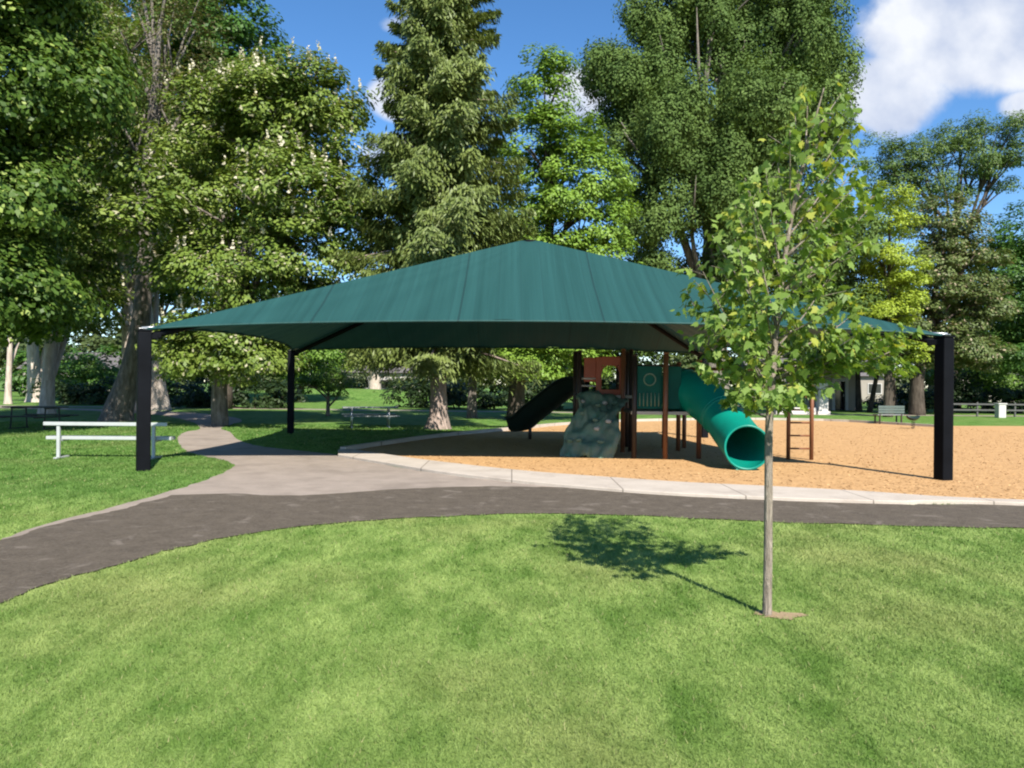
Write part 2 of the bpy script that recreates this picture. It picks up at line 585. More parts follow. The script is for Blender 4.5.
L = {
    'maple': foliage('leaf_maple', (0.028, 0.068, 0.01), (0.11, 0.18, 0.026), accent=(.26, .33, .08), acc_amt=.07),
    'chestnut': foliage('leaf_chestnut', (0.062, 0.118, 0.016), (0.205, 0.265, 0.05), accent=(.40, .38, .25), acc_amt=.055),
    'locust': foliage('leaf_locust', (.085, .075, .038), (.16, .15, .062), accent=(.10, .15, .03), acc_amt=.45),
    'backdark': foliage('leaf_back', (0.028, 0.08, 0.014), (0.085, 0.175, 0.026)),
    'spruce': foliage('needle_spruce', (0.056, 0.088, 0.02), (0.19, 0.235, 0.062), trans=.15),
    'lime': foliage('leaf_lime', (.082, .165, .018), (.225, .345, .050)),
    'poplar': foliage('leaf_poplar', (.046, .088, .022), (.128, .192, .048), trans=.18, patch=.7, pscale=.35, spec=.12, rough=.65),
    'yellow': foliage('leaf_yellow', (.17, .24, .020), (.33, .41, .042)),
    'pinkish': foliage('leaf_blossom', (.050, .082, .022), (.155, .195, .06), accent=(.34, .28, .19), acc_amt=.08),
    'airy': foliage('leaf_airy', (0.055, 0.105, 0.026), (0.14, 0.21, 0.05), trans=.25),
    'bright': foliage('leaf_bright', (.060, .13, .018), (.155, .26, .036)),
    'hedge': foliage('leaf_hedge', (.012, .028, .009), (.034, .060, .016)),
    'young': foliage('leaf_young_maple', (0.07, 0.14, 0.018), (0.27, 0.38, 0.085), trans=.4, spec=.35, accent=(.33, .36, .06), acc_amt=.12, patch=.35, pscale=2.2),
    'blossom': foliage('petal_cream', (.50, .46, .34), (.66, .62, .50), trans=.25),
    'far': foliage('leaf_far', (.035, .060, .020), (.095, .125, .036)),
}


# ------------------------------------------------------------------ ground
def sheet(name, pts2, z, m, label=None, jitter=0.0, thick=0.0, kind='structure'):
    bm = bmesh.new()
    vs = []
    for (x, y) in pts2:
        if jitter:
            v = mnoise.noise(Vector((x * 2.3, y * 2.3, 3))) + .6 * mnoise.noise(Vector((x * 7, y * 7, 9)))
            x += jitter * v
            y += jitter * (mnoise.noise(Vector((x * 2.1, y * 2.1, 33))) + .6 * mnoise.noise(Vector((x * 7, y * 7, 19))))
        vs.append(bm.verts.new((x, y, z)))
    f = bm.faces.new(vs)
    f.normal_update()
    if f.normal.z < 0:
        f.normal_flip()
    if thick:
        r = bmesh.ops.extrude_face_region(bm, geom=[f])
        for e in r['geom']:
            if isinstance(e, bmesh.types.BMVert):
                e.co.z += thick
        bmesh.ops.recalc_face_normals(bm, faces=bm.faces[:])
        top = [e for e in bm.edges if all(v.co.z > z + thick * .5 for v in e.verts) and len(e.link_faces) == 2 and any(abs(fc.normal.z) < .5 for fc in e.link_faces)]
        bmesh.ops.bevel(bm, geom=top, offset=.012, segments=2, affect='EDGES', profile=.5)
    bmesh.ops.triangulate(bm, faces=[f for f in bm.faces if len(f.verts) > 4])
    me = bpy.data.meshes.new(name)
    bm.to_mesh(me)
    bm.free()
    o = link_mesh(name, me, m)
    tag(o, label, None, None, kind)
    return o


def curve2(pts, n=6):
    return [(p[0], p[1]) for p in spline([(a, b) for a, b in pts], n)]


ground = sheet('lawn', [(-700, -60), (700, -60), (700, 1500), (-700, 1500)], 0.0, M['lawn'], 'mown green park lawn reaching back under the trees')

inner_edge = [(-3.6, -6), (-3.75, 0), (-3.85, 3.0), (-3.9, 4.6)] + [g(*p) for p in ((0, 604), (58, 582), (117, 566.5), (168, 551), (234, 537), (312, 526), (400, 519.5), (470, 516), (542, 514.5), (639, 516.5), (761, 522), (900, 526.5), (1024, 529))] + [(9, 9.0), (14, 9.1), (30, 9.3)]
outer_left = [g(*p) for p in ((172, 496), (117, 511), (59, 524), (0, 541.5))] + [(-5.45, 5.5), (-5.4, 3), (-5.3, 0), (-5.2, -6)]
asph_up = [(30, 11.1), (14, 10.9), g(1024, 505.5), g(920, 505), g(900, 505), g(760, 500.5), g(659, 495.5), g(569, 488.5), g(480, 487), g(399, 490), g(300, 496), g(230, 494)]
asphalt_poly = curve2(inner_edge, 14) + curve2(asph_up, 14) + curve2(outer_left, 10)
sheet('asphalt_path', asphalt_poly, .012, M['asphalt'], 'dark asphalt path curving along the lawn edge', jitter=.07)

kerb_front = [g(*p) for p in ((338, 457), (385, 465), (435, 473.5), (500, 481.5), (569, 488.5), (659, 495.5), (760, 500.5), (840, 503.5), (900, 505), (922, 504.5), (960, 504.6), (1024, 506.6), (1100, 510))]
kerb_back = [g(*p) for p in ((1100, 507), (1024, 503.6), (960, 501), (924, 499), (890, 496.5), (853, 494), (760, 489), (687, 485.5), (614, 480.5), (524, 473.5), (435, 463.5), (385, 456.5), (350, 451.5), (338, 452))]
conc_left = [g(*p) for p in ((0, 538.5), (59, 520.5), (100, 510.5), (117, 506), (168, 492), (205, 480), (230, 469.5), (232, 464), (220, 459.5), (200, 455.5), (186, 451), (179, 444), (178, 437), (186, 432), (200, 428.5))] + [(-13.5, 32), (-18, 38), (-26, 43), (-40, 46)]
conc_right = [(-40, 48), (-26, 45), (-17.2, 40.5), (-12, 34), g(222, 428), g(230, 432), g(238, 439.5), g(258, 446), g(298, 450.5), g(338, 455)]
conc_poly = curve2(conc_left, 12) + curve2(conc_right) + curve2(kerb_front[1:5], 4) + [g(480, 490), g(399, 494), g(300, 500), g(230, 498), g(168, 503), g(117, 516), g(59, 530), g(0, 549)]
sheet('concrete_path', conc_poly, .004, M['concrete_path'], 'worn tan concrete path leading back past the white bench', jitter=.06)

sheet('concrete_kerb', curve2(kerb_front, 5) + curve2(kerb_back, 5), .0, M['kerb'], 'broad pale concrete kerb bordering the wood chips', thick=.06)

mulch_poly = curve2(kerb_back[::-1][1:], 4) + [(14, 10.5), (34, 10.7), (36, 25), (33, 34), (26, 34.5), g(940, 426), g(824, 421), g(720, 420), g(620, 422), g(560, 425.5), g(520, 429.5), g(470, 434), g(430, 438.5), g(385, 445)]
sheet('mulch_bed', mulch_poly, .008, M['mulch'], 'orange wood chip surface under the playground', jitter=.05)
# thin concrete edging behind the chips
edge_line = curve2([g(343, 451.5), g(385, 445), g(430, 438.5), g(470, 434), g(520, 429.5), g(560, 425.5), g(620, 422), g(720, 420), g(824, 421), g(940, 427.5)], 4)
ed = MB()
for (a, b) in zip(edge_line[:-1], edge_line[1:]):
    dx, dy = b[0] - a[0], b[1] - a[1]
    ln = math.hypot(dx, dy)
    ed.box(((a[0] + b[0]) / 2, (a[1] + b[1]) / 2, .055), (ln * 1.0, .16, .11), math.atan2(dy, dx))
tag(ed.build('kerb_edging', M['kerb']), 'low concrete edging behind the wood chips', None, None, 'structure')

sheet('back_path', [(-60, 47.5), (-20, 46.5), (6, 44.5), (40, 46), (70, 48), (70, 49.6), (40, 47.6), (6, 46.0), (-20, 48.2), (-60, 49.2)], .004, M['concrete_path'], 'narrow concrete path crossing the lawn beyond the canopy')
sheet('far_street', [(14, 84), (150, 84), (150, 91), (14, 91)], .004, M['asphalt'], 'asphalt street beyond the park')

def rise(x, y):
    k = math.hypot((x + 17) / 24.0, (y - 77) / 16.0)
    return 1.05 * (.5 + .5 * math.cos(math.pi * min(1, k)))


bm = bmesh.new()
rows = [[bm.verts.new((-17 + 24.3 * u / 24, 77 + 16.3 * v / 24, rise(-17 + 24.3 * u / 24, 77 + 16.3 * v / 24) - .004)) for u in range(-24, 25)] for v in range(-24, 25)]
for j in range(48):
    for i in range(48):
        bm.faces.new((rows[j][i], rows[j][i + 1], rows[j + 1][i + 1], rows[j + 1][i]))
me = bpy.data.meshes.new('lawn_hill')
bm.to_mesh(me)
bm.free()
tag(link_mesh('lawn_hill', me, M['lawn'], None, True), 'gentle sunlit grass rise beyond the canopy', None, None, 'structure')

TREE_P = Vector((*g(767, 615), 0))
a = [k / 72 * 2 * math.pi for k in range(72)]
soil = [(TREE_P.x + .08 + (.17 + .05 * math.sin(3 * t + 1) + .07 * mnoise.noise(Vector((math.cos(t) * 3, math.sin(t) * 3, 1)))) * math.cos(t), TREE_P.y - .02 + (.09 + .03 * math.sin(4 * t) + .05 * mnoise.noise(Vector((math.cos(t) * 3, math.sin(t) * 3, 7)))) * math.sin(t)) for t in a]
sheet('bare_soil', soil, .006, M['soil'], 'patch of bare soil round the young trunk')


# ------------------------------------------------------------------ grass blades
def in_poly(px, py, poly):
    inside = np.zeros(len(px), bool)
    n = len(poly)
    j = n - 1
    for i in range(n):
        xi, yi = poly[i]
        xj, yj = poly[j]
        c = ((yi > py) != (yj > py)) & (px < (xj - xi) * (py - yi) / ((yj - yi) + 1e-12) + xi)
        inside ^= c
        j = i
    return inside


def blades(xs, ys, h, w, seed, lean=.5):
    r = np.random.default_rng(seed)
    n = len(xs)
    ang = r.uniform(0, 2 * np.pi, n)
    la = r.uniform(0, 2 * np.pi, n)
    ln = r.uniform(.1, lean + .3, n)
    hh = h * r.uniform(.55, 1.25, n)
    ww = w * r.uniform(.7, 1.3, n)
    bx, by = np.cos(ang) * ww / 2, np.sin(ang) * ww / 2
    v = np.zeros((n, 3, 3))
    v[:, 0] = np.stack([xs - bx, ys - by, np.zeros(n)], 1)
    v[:, 1] = np.stack([xs + bx, ys + by, np.zeros(n)], 1)
    v[:, 2] = np.stack([xs + np.cos(la) * hh * ln, ys + np.sin(la) * hh * ln, hh * (1 - .3 * ln)], 1)
    return v.reshape(-1, 3)


r_ = np.random.default_rng(1)
nb_ = 900000
ys = 2.2 * np.exp(r_.uniform(0, 1, nb_) ** 1.08 * math.log(30 / 2.2))
xs = r_.uniform(-1, 1, nb_) * (ys * .72 + 3.0)
bad = np.zeros(nb_, bool)
for poly_ in (asphalt_poly, conc_poly, mulch_poly, curve2(kerb_front, 5) + curve2(kerb_back, 5), soil):
    bad |= in_poly(xs, ys, poly_)
xs, ys = xs[~bad], ys[~bad]
V = [blades(xs, ys, np.interp(ys, [3, 10, 25], [.030, .034, .045]), .0013 * ys, 2, .9)]
gr = np_mesh('grass', np.concatenate(V), 3, M['blade'])
tag(gr, 'short mown grass blades of the lawn', 'grass', None, 'stuff')

# loose wood chips
r_ = np.random.default_rng(21)
n = 45000
ys = 10.9 + 22 * r_.uniform(0, 1, n) ** 1.7
xs = r_.uniform(-4.5, 19, n)
ok = in_poly(xs, ys, mulch_poly) & ~in_poly(xs, ys, curve2(kerb_front, 5) + curve2(kerb_back, 5))
xs, ys = xs[ok], ys[ok]
n = len(xs)
an = r_.uniform(0, 6.28, n)
ti = r_.normal(0, .16, (n, 2))
l_, w_ = r_.uniform(.025, .06, n), r_.uniform(.012, .026, n)
v = np.zeros((n, 4, 3))
for k, (a1, b1) in enumerate(((-.5, -.5), (.5, -.5), (.5, .5), (-.5, .5))):
    lx, ly = a1 * l_, b1 * w_
    v[:, k, 0] = xs + np.cos(an) * lx - np.sin(an) * ly
    v[:, k, 1] = ys + np.sin(an) * lx + np.cos(an) * ly
    v[:, k, 2] = .013 + lx * ti[:, 0] + ly * ti[:, 1]
chipm = foliage('wood_chip', (.345, .20, .088), (.56, .355, .172), trans=.0, rough=.9, spec=.1, patch=.1)
tag(np_mesh('wood_chips', v.reshape(-1, 3), 4, chipm), 'loose orange wood chips scattered on the play surface', 'wood chips', None, 'stuff')


# ------------------------------------------------------------------ shade canopy
def make_canopy():
    FL = Vector((-6.74, 14.1, 2.60)); FR = Vector((7.73, 13.78, 2.60)); RL = Vector((-7.06, 24.6, 2.66)); RR = Vector((6.1, 24.4, 2.66))
    AP = Vector((.40, 19.2, 5.28))
    base = Vector((.4, 19.2, 0))
    root = empty('shade_canopy', base)
    tag(root, 'large dark green fabric shade canopy on black posts over the playground', 'shade canopy')
    cen = Vector((.2, 19.2, 2.6))

    def eave(A, B, u, s, dz):
        E = A.lerp(B, u)
        mid = (A + B) / 2
        inward = (cen - mid)
        inward.z = 0
        inward.normalize()
        k = 4 * u * (1 - u)
        k = k ** .75
        E = E + inward * s * k
        E.z += dz * k
        return E
    bm = bmesh.new()
    hem = MB()
    NU, NV = 96, 22
    for (A, B, s, dz) in ((FL, FR, .55, .25), (FR, RR, .5, .16), (RR, RL, .55, .14), (RL, FL, .5, .16)):
        rows = []
        for j in range(NV + 1):
            vv = .03 + .97 * j / NV
            row = []
            for i in range(NU + 1):
                u = i / NU
                P = AP.lerp(eave(A, B, u, s, dz), vv)
                sg = math.sin(math.pi * vv) * math.sin(math.pi * u)
                P.z -= .10 * sg
                edge = min(1, 8 * min(u, 1 - u))
                P.z += edge * (.012 * math.sin(u * 71 + 2 * math.sin(vv * 3)) + .016 * mnoise.noise(Vector((u * 16, vv * 1.6, A.x)))) * vv
                row.append(bm.verts.new(P - base))
            rows.append(row)
        for j in range(NV):
            for i in range(NU):
                bm.faces.new((rows[j][i], rows[j][i + 1], rows[j + 1][i + 1], rows[j + 1][i]))
        hem.tube([eave(A, B, i / 40, s, dz) - base + Vector((0, 0, -.012)) for i in range(41)], .022, 6)
    bmesh.ops.remove_doubles(bm, verts=bm.verts[:], dist=.002)
    # rounded crown piece
    top = [v for v in bm.verts if v.co.z > 0 and (v.co - (AP - base)).length < .55 and len(v.link_faces) < 4]
    bound = [e for e in bm.edges if len(e.link_faces) == 1 and (e.verts[0].co - (AP - base)).length < .7]
    bmesh.ops.edgeloop_fill(bm, edges=bound)
    bmesh.ops.recalc_face_normals(bm, faces=bm.faces[:])
    me = bpy.data.meshes.new('fabric')
    bm.to_mesh(me)
    bm.free()
    fo = link_mesh('fabric', me, M['fabric'], root, True)
    hem.build('hem', M['fabric'], root, True)
    for (C, rz) in ((FL, .55), (FR, .3), (RL, .2), (RR, .2)):
        p = MB()
        wd = .228 if C.y < 20 else .21
        p.box((C.x - base.x, C.y - base.y, C.z / 2 - .03), (wd, wd, C.z - .04), rz, bev=.02)
        p.box((C.x - base.x, C.y - base.y, C.z - .035), (wd * 1.12, wd * 1.12, .03), rz, bev=.006)
        post = p.build('post', M['black_steel'], root)
        b = MB()
        iw = (cen - C); iw.z = 0; iw.normalize()
        side = Vector((-iw.y, iw.x, 0))
        for sgn in (-1, 1):
            q = C - base + side * .075 * sgn + Vector((0, 0, -.13))
            b.box(q + iw * .16, (.22, .014, .10), math.atan2(iw.y, iw.x), bev=.004)
            b.tube([q + iw * .24 + side * -.03, q + iw * .24 + side * .03], .028, 8)
        b.build('bracket', M['black_steel'], post)
        sh = MB()
        sh.box(C - base + Vector((0, 0, .004)) + iw * .05, (.30, .07, .014), math.atan2(iw.y, iw.x), bev=.006)
        sh.tube([C - base - iw * .05 + Vector((0, 0, .02)), C - base + iw * .35 + Vector((0, 0, .05))], .018, 8)
        sh.build('cable_clamp', M['galv'], post, True)
        raf = MB()
        n = 14
        pts = []
        for k in range(n + 1):
            t = k / n
            q = C.lerp(AP, t)
            q.z -= .16 - .02 * t
            pts.append(q - base)
        raf.tube(pts, .062, 10)
        raf.build('rafter', M['black_steel'], root, True)
    rg = MB()
    rg.tube([AP - base + Vector((0, 0, -.45)), AP - base + Vector((0, 0, -.06))], [.14, .20], 16)
    rg.build('crown_hub', M['black_steel'], root, True)
    return root


make_canopy()


# ------------------------------------------------------------------ play structure
def make_play():
    B0 = Vector((3.0, 18.6, 0))
    root = empty('play_structure', B0)
    tag(root, 'climbing frame with green tube slide, rock climber and brown posts', 'playground')

    def W(*p):
        return Vector(p) - B0
    # decks
    d = MB()
    d.box(W(3.45, 18.35, 1.03), (1.45, 2.2, .07), bev=.01)
    dk = d.build('deck', M['deck'], root)
    t = MB()
    t.box(W(3.42, 17.215, 1.03), (1.50, .05, .075), bev=.008)
    t.build('deck_trim', M['pale_trim'], dk)
    d = MB()
    d.box(W(2.35, 19.7, 1.36), (1.35, 1.5, .07), bev=.01)
    dk = d.build('deck', M['deck'], root)
    t = MB()
    t.box(W(2.35, 18.92, 1.36), (1.40, .05, .075), bev=.008)
    t.build('deck_trim', M['pale_trim'], dk)
    d = MB()
    d.box(W(2.5, 21.6, 1.36), (1.25, 2.0, .07), bev=.01)
    d.build('deck', M['deck'], root)
    # posts: (x, y, height, dark?)
    for (x, y, h, k) in ((3.42, 17.13, 2.35, 0), (2.74, 17.2, 2.3, 1), (4.22, 17.35, 2.2, 0), (2.72, 18.85, 2.5, 0), (2.95, 19.1, 2.5, 1), (4.2, 19.4, 2.2, 0),
                         (4.55, 20.3, 1.3, 0), (4.0, 20.2, 1.3, 1), (1.66, 18.95, 2.45, 1), (1.68, 20.5, 2.5, 1), (3.05, 20.5, 2.5, 1), (3.1, 22.6, 2.4, 1), (1.9, 22.6, 2.4, 1)):
        p = MB()
        p.tube([W(x, y, -.05), W(x, y, h)], .056, 14)
        p.tube([W(x, y, h), W(x, y, h + .03), W(x, y, h + .05)], [.063, .058, .02], 14)
        p.build('post', M['dark_post' if k else 'brown_post'], root, True)
    # green play panel with slots
    p = MB()
    p.box(W(3.08, 17.25, 1.60), (.56, .035, .96), bev=.012)
    gp = p.build('play_panel', M['green_panel'], root)
    q = MB()
    for k in range(6):
        q.tube([W(2.86 + k * .085, 17.222, 1.18), W(2.86 + k * .085, 17.222, 1.48)], .014, 8)
    q.build('panel_bars', M['climb'], gp, True)
    q = MB()
    q.tube([W(3.08 + .13 * math.cos(k / 20 * 2 * math.pi), 17.225, 1.78 + .13 * math.sin(k / 20 * 2 * math.pi)) for k in range(21)], .016, 8, cap=False)
    q.build('panel_relief', M['climb'], gp, True)
    p = MB()
    p.box(W(3.64, 17.27, 1.60), (.3, .035, .96), bev=.012)
    p.build('play_panel', M['green_panel'], root)
    # orange panel with a rounded opening
    o = MB()
    for sx in (-1, 1):
        o.box(W(2.42 + sx * .29, 18.93, 1.88), (.14, .04, .92), bev=.012)
    o.box(W(2.42, 18.93, 2.24), (.46, .038, .22), bev=.012)
    o.box(W(2.42, 18.93, 1.47), (.46, .038, .14), bev=.012)
    for k in range(8):
        a0 = math.pi * (k + .5) / 8
        o.box(W(2.42 + .235 * math.cos(a0), 18.931, 1.98 + .18 * math.sin(a0)), (.07, .036, .07), ry=-a0)
    o.build('entry_panel', M['orange'], root)
    o = MB()
    o.box(W(1.92, 18.97, 2.02), (.3, .04, .6), bev=.012)
    o.build('entry_panel', M['orange'], root)
    # rails
    for z in (1.62, 1.80):
        r1 = MB()
        r1.tube([W(1.66, 18.95, z), W(2.10, 18.95, z)], .022, 8)
        r1.build('guard_rail', M['pale_trim'], root, True)
    for (x0, y0, x1, y1) in ((1.68, 20.5, 1.9, 22.6), (3.05, 20.5, 3.1, 22.6), (4.2, 19.4, 2.95, 19.45)):
        for z in (1.7, 2.15):
            r1 = MB()
            r1.tube([W(x0, y0, z), W(x1, y1, z)], .022, 8)
            for k in range(9):
                f = (k + .5) / 9
                if z < 2:
                    r1.tube([W(x0 + (x1 - x0) * f, y0 + (y1 - y0) * f, 1.45), W(x0 + (x1 - x0) * f, y0 + (y1 - y0) * f, 2.15)], .012, 6)
            r1.build('guard_rail', M['dark_post'], root, True)
    # tube slide
    path = spline([W(3.62, 17.95, 1.57), W(3.95, 17.75, 1.55), W(4.28, 17.25, 1.36), W(4.50, 16.55, 1.03), W(4.60, 15.85, .68), W(4.615, 15.2, .47), W(4.60, 15.02, .455)], 9)
    path = [Vector(p) for p in path]
    tb = MB()
    tb.tube(path, [float(v) for v in np.interp(range(len(path)), [0, 20, 30, len(path) - 1], [.50, .475, .44, .425])], 40, cap=False)
    ts = tb.build('tube_slide', M['slide_green'], root, True)
    sol = ts.modifiers.new('wall', 'SOLIDIFY')
    sol.thickness = .02
    sol.offset = -1

    def ring(i, r, w):
        c, tg = path[i], (path[min(i + 1, len(path) - 1)] - path[max(0, i - 1)]).normalized()
        rr = MB()
        ref = (Vector((0, 0, 1)) - tg * tg.z).normalized()
        b = tg.cross(ref)
        pts = [c + (ref * math.cos(k / 48 * 2 * math.pi) + b * math.sin(k / 48 * 2 * math.pi)) * r for k in range(49)]
        rr.tube(pts, w, 8, cap=False)
        return rr
    ring(len(path) - 1, .425, .026).build('mouth_rim', M['slide_green'], ts, True)
    ring(27, .452, .014).build('joint_flange', M['slide_green'], ts, True)
    ring(28, .449, .014).build('joint_flange', M['slide_green'], ts, True)
    ring(10, .49, .014).build('joint_flange', M['slide_green'], ts, True)
    ft = MB()
    ft.box(W(4.6, 15.2, .0), (.42, .3, .09), bev=.015)
    ft.build('slide_foot', M['slide_green'], ts)
    # rock climber: curved, wavy moulded sheet with hand holds
    NU, NV = 26, 34
    top = [W(1.72, 18.86, 1.46), W(2.76, 18.80, 1.38)]
    bot = [W(1.12, 17.55, -.03), W(2.24, 17.1, -.03)]
    bm = bmesh.new()
    rows = []
    for j in range(NV + 1):
        v = j / NV
        row = []
        for i in range(NU + 1):
            u = i / NU
            a0 = top[0].lerp(top[1], u)
            b0 = bot[0].lerp(bot[1], u)
            P = a0.lerp(b0, v)
            P.z += .18 * math.sin(math.pi * v) + .06 * math.sin(u * 5 + v * 6)
            P.y -= .16 * math.sin(math.pi * v)
            P.x += .07 * math.sin(v * 9 + 1) * (abs(u - .5) * 2) * (1 if u > .5 else -1)
            nn = mnoise.noise(Vector((u * 5, v * 6, 2.1)))
            nn2 = mnoise.noise(Vector((u * 12, v * 14, 5.1)))
            P.y -= .15 * nn + .06 * nn2
            P.z += .10 * nn + .05 * nn2
            P.x += (.08 * mnoise.noise(Vector((u * 3, v * 8, 8))) - .03 * math.sin(v * 14)) * abs(u - .5) * 2
            row.append(bm.verts.new(P))
        rows.append(row)
    for j in range(NV):
        for i in range(NU):
            bm.faces.new((rows[j][i], rows[j + 1][i], rows[j + 1][i + 1], rows[j][i + 1]))
    me = bpy.data.meshes.new('climbing_wall')
    bm.to_mesh(me)
    bm.free()
    cw = link_mesh('climbing_wall', me, M['climb'], root, True)
    sol = cw.modifiers.new('wall', 'SOLIDIFY')
    sol.thickness = .06
    rr = random.Random(5)
    for k in range(14):
        u, v = rr.uniform(.12, .88), rr.uniform(.08, .9)
        c = Vector(rows[int(v * NV)][int(u * NU)].co) if False else me.vertices[int(v * NV) * (NU + 1) + int(u * NU)].co.copy()
        h = MB()
        bmh = bmesh.new()
        bmesh.ops.create_icosphere(bmh, subdivisions=2, radius=1)
        for vv in bmh.verts:
            s = 1 + .3 * mnoise.noise(vv.co * 2 + Vector((k, 0, 0)))
            vv.co = Vector((vv.co.x * .075 * s, vv.co.y * .06 * s, vv.co.z * .05 * s)) + c + Vector((0, -.02, .02))
        h.bm(bmh)
        h.build('hand_hold', M['pale_trim' if k % 4 == 0 else 'climb'], cw, True)
    # dark wave slide at the back
    sp = spline([W(2.0, 21.7, 1.42), W(1.7, 21.95, 1.36), W(1.25, 22.35, 1.0), W(.8, 22.75, .62), W(.45, 23.05, .30), W(.12, 23.3, .22)], 6)
    sp = [Vector(p) for p in sp]
    bm = bmesh.new()
    rows = []
    prof = [(-.49, .40), (-.45, .44), (-.41, .37), (-.33, .06), (-.2, .0), (0, -.015), (.2, .0), (.33, .06), (.41, .37), (.45, .44), (.49, .40)]
    for i, p in enumerate(sp):
        tg = (sp[min(i + 1, len(sp) - 1)] - sp[max(0, i - 1)]).normalized()
        sd = Vector((-tg.y, tg.x, 0)).normalized()
        up = sd.cross(tg) * -1
        up = up if up.z > 0 else -up
        rows.append([bm.verts.new(p + sd * a_ + up * b_) for a_, b_ in prof])
    for i in range(len(rows) - 1):
        for k in range(len(prof) - 1):
            bm.faces.new((rows[i][k], rows[i][k + 1], rows[i + 1][k + 1], rows[i + 1][k]))
    me = bpy.data.meshes.new('open_slide')
    bm.to_mesh(me)
    bm.free()
    sd_o = link_mesh('open_slide', me, M['slide_dark'], root, True)
    sol = sd_o.modifiers.new('wall', 'SOLIDIFY')
    sol.thickness = .03
    hd = MB()
    hd.tube([W(1.95, 21.2, 1.4), W(1.95, 21.2, 2.1), W(1.85, 21.6, 2.25), W(1.95, 22.1, 2.1), W(1.95, 22.1, 1.4)], .06, 10)
    hd.build('slide_hood', M['slide_dark'], sd_o, True)
    lg = MB()
    lg.tube([W(.55, 22.95, -.02), W(.55, 22.95, .45)], .05, 10)
    lg.build('slide_leg', M['dark_post'], sd_o, True)
    # end ladder with overhead bars back to the deck
    lad = empty('ladder', W(6.48, 17.3, 0))
    lad.parent = root
    o6 = Vector((6.48, 17.3, 0))
    for x in (6.22, 6.74):
        p = MB()
        p.tube([Vector((x, 17.3, -.05)) - o6, Vector((x, 17.3, 2.15)) - o6], .045, 12)
        p.tube([Vector((x, 17.3, 2.15)) - o6, Vector((x, 17.3, 2.18)) - o6], [.05, .02], 12)
        p.build('ladder_rail', M['brown_post'], lad, True)
    for z in (.26, .55, .84, 1.13, 1.42):
        p = MB()
        p.tube([Vector((6.22, 17.3, z)) - o6, Vector((6.74, 17.3, z)) - o6], .02, 10)
        p.build('rung', M['brown_post'], lad, True)
    p = MB()
    pts = [Vector((6.48 + .26 * math.cos(math.pi * k / 12), 17.3, 1.78 + .38 * math.sin(math.pi * k / 12))) - o6 for k in range(13)]
    p.tube(pts, .028, 10)
    p.build('ladder_arch', M['brown_post'], lad, True)
    oh = empty('overhead_bars', W(5.3, 18.0, 0))
    oh.parent = root
    o5 = Vector((5.3, 18.0, 0))
    for (xa, ya, xb, yb) in ((6.22, 17.3, 4.2, 18.3), (6.74, 17.3, 4.2, 19.35)):
        p = MB()
        p.tube([Vector((xa, ya, 2.05)) - o5, Vector((xb, yb, 2.05)) - o5], .032, 10)
        p.build('side_beam', M['brown_post'], oh, True)
    for k in range(6):
        f = (k + .5) / 6
        p = MB()
        p.tube([Vector((6.22 - 2.02 * f, 17.3 + 1.0 * f, 2.05)) - o5, Vector((6.74 - 2.54 * f, 17.3 + 2.05 * f, 2.05)) - o5], .018, 8)
        p.build('rung', M['brown_post'], oh, True)
    return root


make_play()


# ------------------------------------------------------------------ picnic tables and small furniture
def make_table(name, loc, rz, m, length=2.5):
    root = empty(name, loc, rz)
    hl = length / 2
    for k in range(3):
        b = MB()
        b.box((0, (k - 1) * .245, .735), (length, .235, .038), bev=.006)
        b.build('top_plank', m, root)
    for s in (-1, 1):
        b = MB()
        b.box((0, s * .72, .445), (length, .25, .038), bev=.006)
        b.build('seat_plank', m, root)
    for s in (-1, 1):
        x = s * (hl - .33)
        f = MB()
        f.tube([(x, -.36, .0), (x, -.30, .71)], .026, 10)
        f.tube([(x, .36, .0), (x, .30, .71)], .026, 10)
        f.tube([(x, -.80, .41), (x, .80, .41)], .024, 10)
        f.tube([(x, -.34, .70), (x, .34, .70)], .022, 10)
        f.tube([(x, -.42, .025), (x, .42, .025)], .024, 10)
        f.build('leg_frame', M['galv'] if m is not M['dark_wood'] else M['dark_wood'], root, True)
    b = MB()
    b.tube([(-hl + .33, 0, .41), (hl - .33, 0, .41)], .02, 8)
    b.build('brace', M['galv'] if m is not M['dark_wood'] else M['dark_wood'], root, True)
    return root


G_ = 'picnic tables on the lawn'
p = g(106, 459)
wb = empty('park_bench', (p[0], p[1], 0), .03)
tag(wb, 'white aluminium bench with a back plank beside the black canopy post', 'bench')
b = MB(); b.box((0, .22, .43), (2.6, .25, .07), bev=.008); b.build('seat', M['white_alu'], wb)
b = MB(); b.box((0, -.035, .735), (2.55, .03, .075), bev=.008); b.build('backrest', M['white_alu'], wb)
for sx in (-1, 1):
    b = MB()
    b.box((sx * .98, 0, .36), (.065, .06, .74), bev=.008)
    b.box((sx * .98, .18, .385), (.06, .36, .05), bev=.006)
    b.box((sx * .98, .12, .02), (.07, .5, .04), bev=.006)
    b.build('leg', M['white_alu'], wb)

p = g(368, 428)
tag(make_table('picnic_table', (p[0], p[1] + .4, 0), .25, M['grey_alu'], 2.0), 'grey weathered picnic table on the shaded grass in front of spruce trunk', 'picnic table', G_)
p = g(24, 430)
tag(make_table('picnic_table', (p[0], p[1] + .6, 0), -.15, M['dark_wood'], 1.9), 'dark timber picnic table in the shade behind the white bench', 'picnic table', G_)

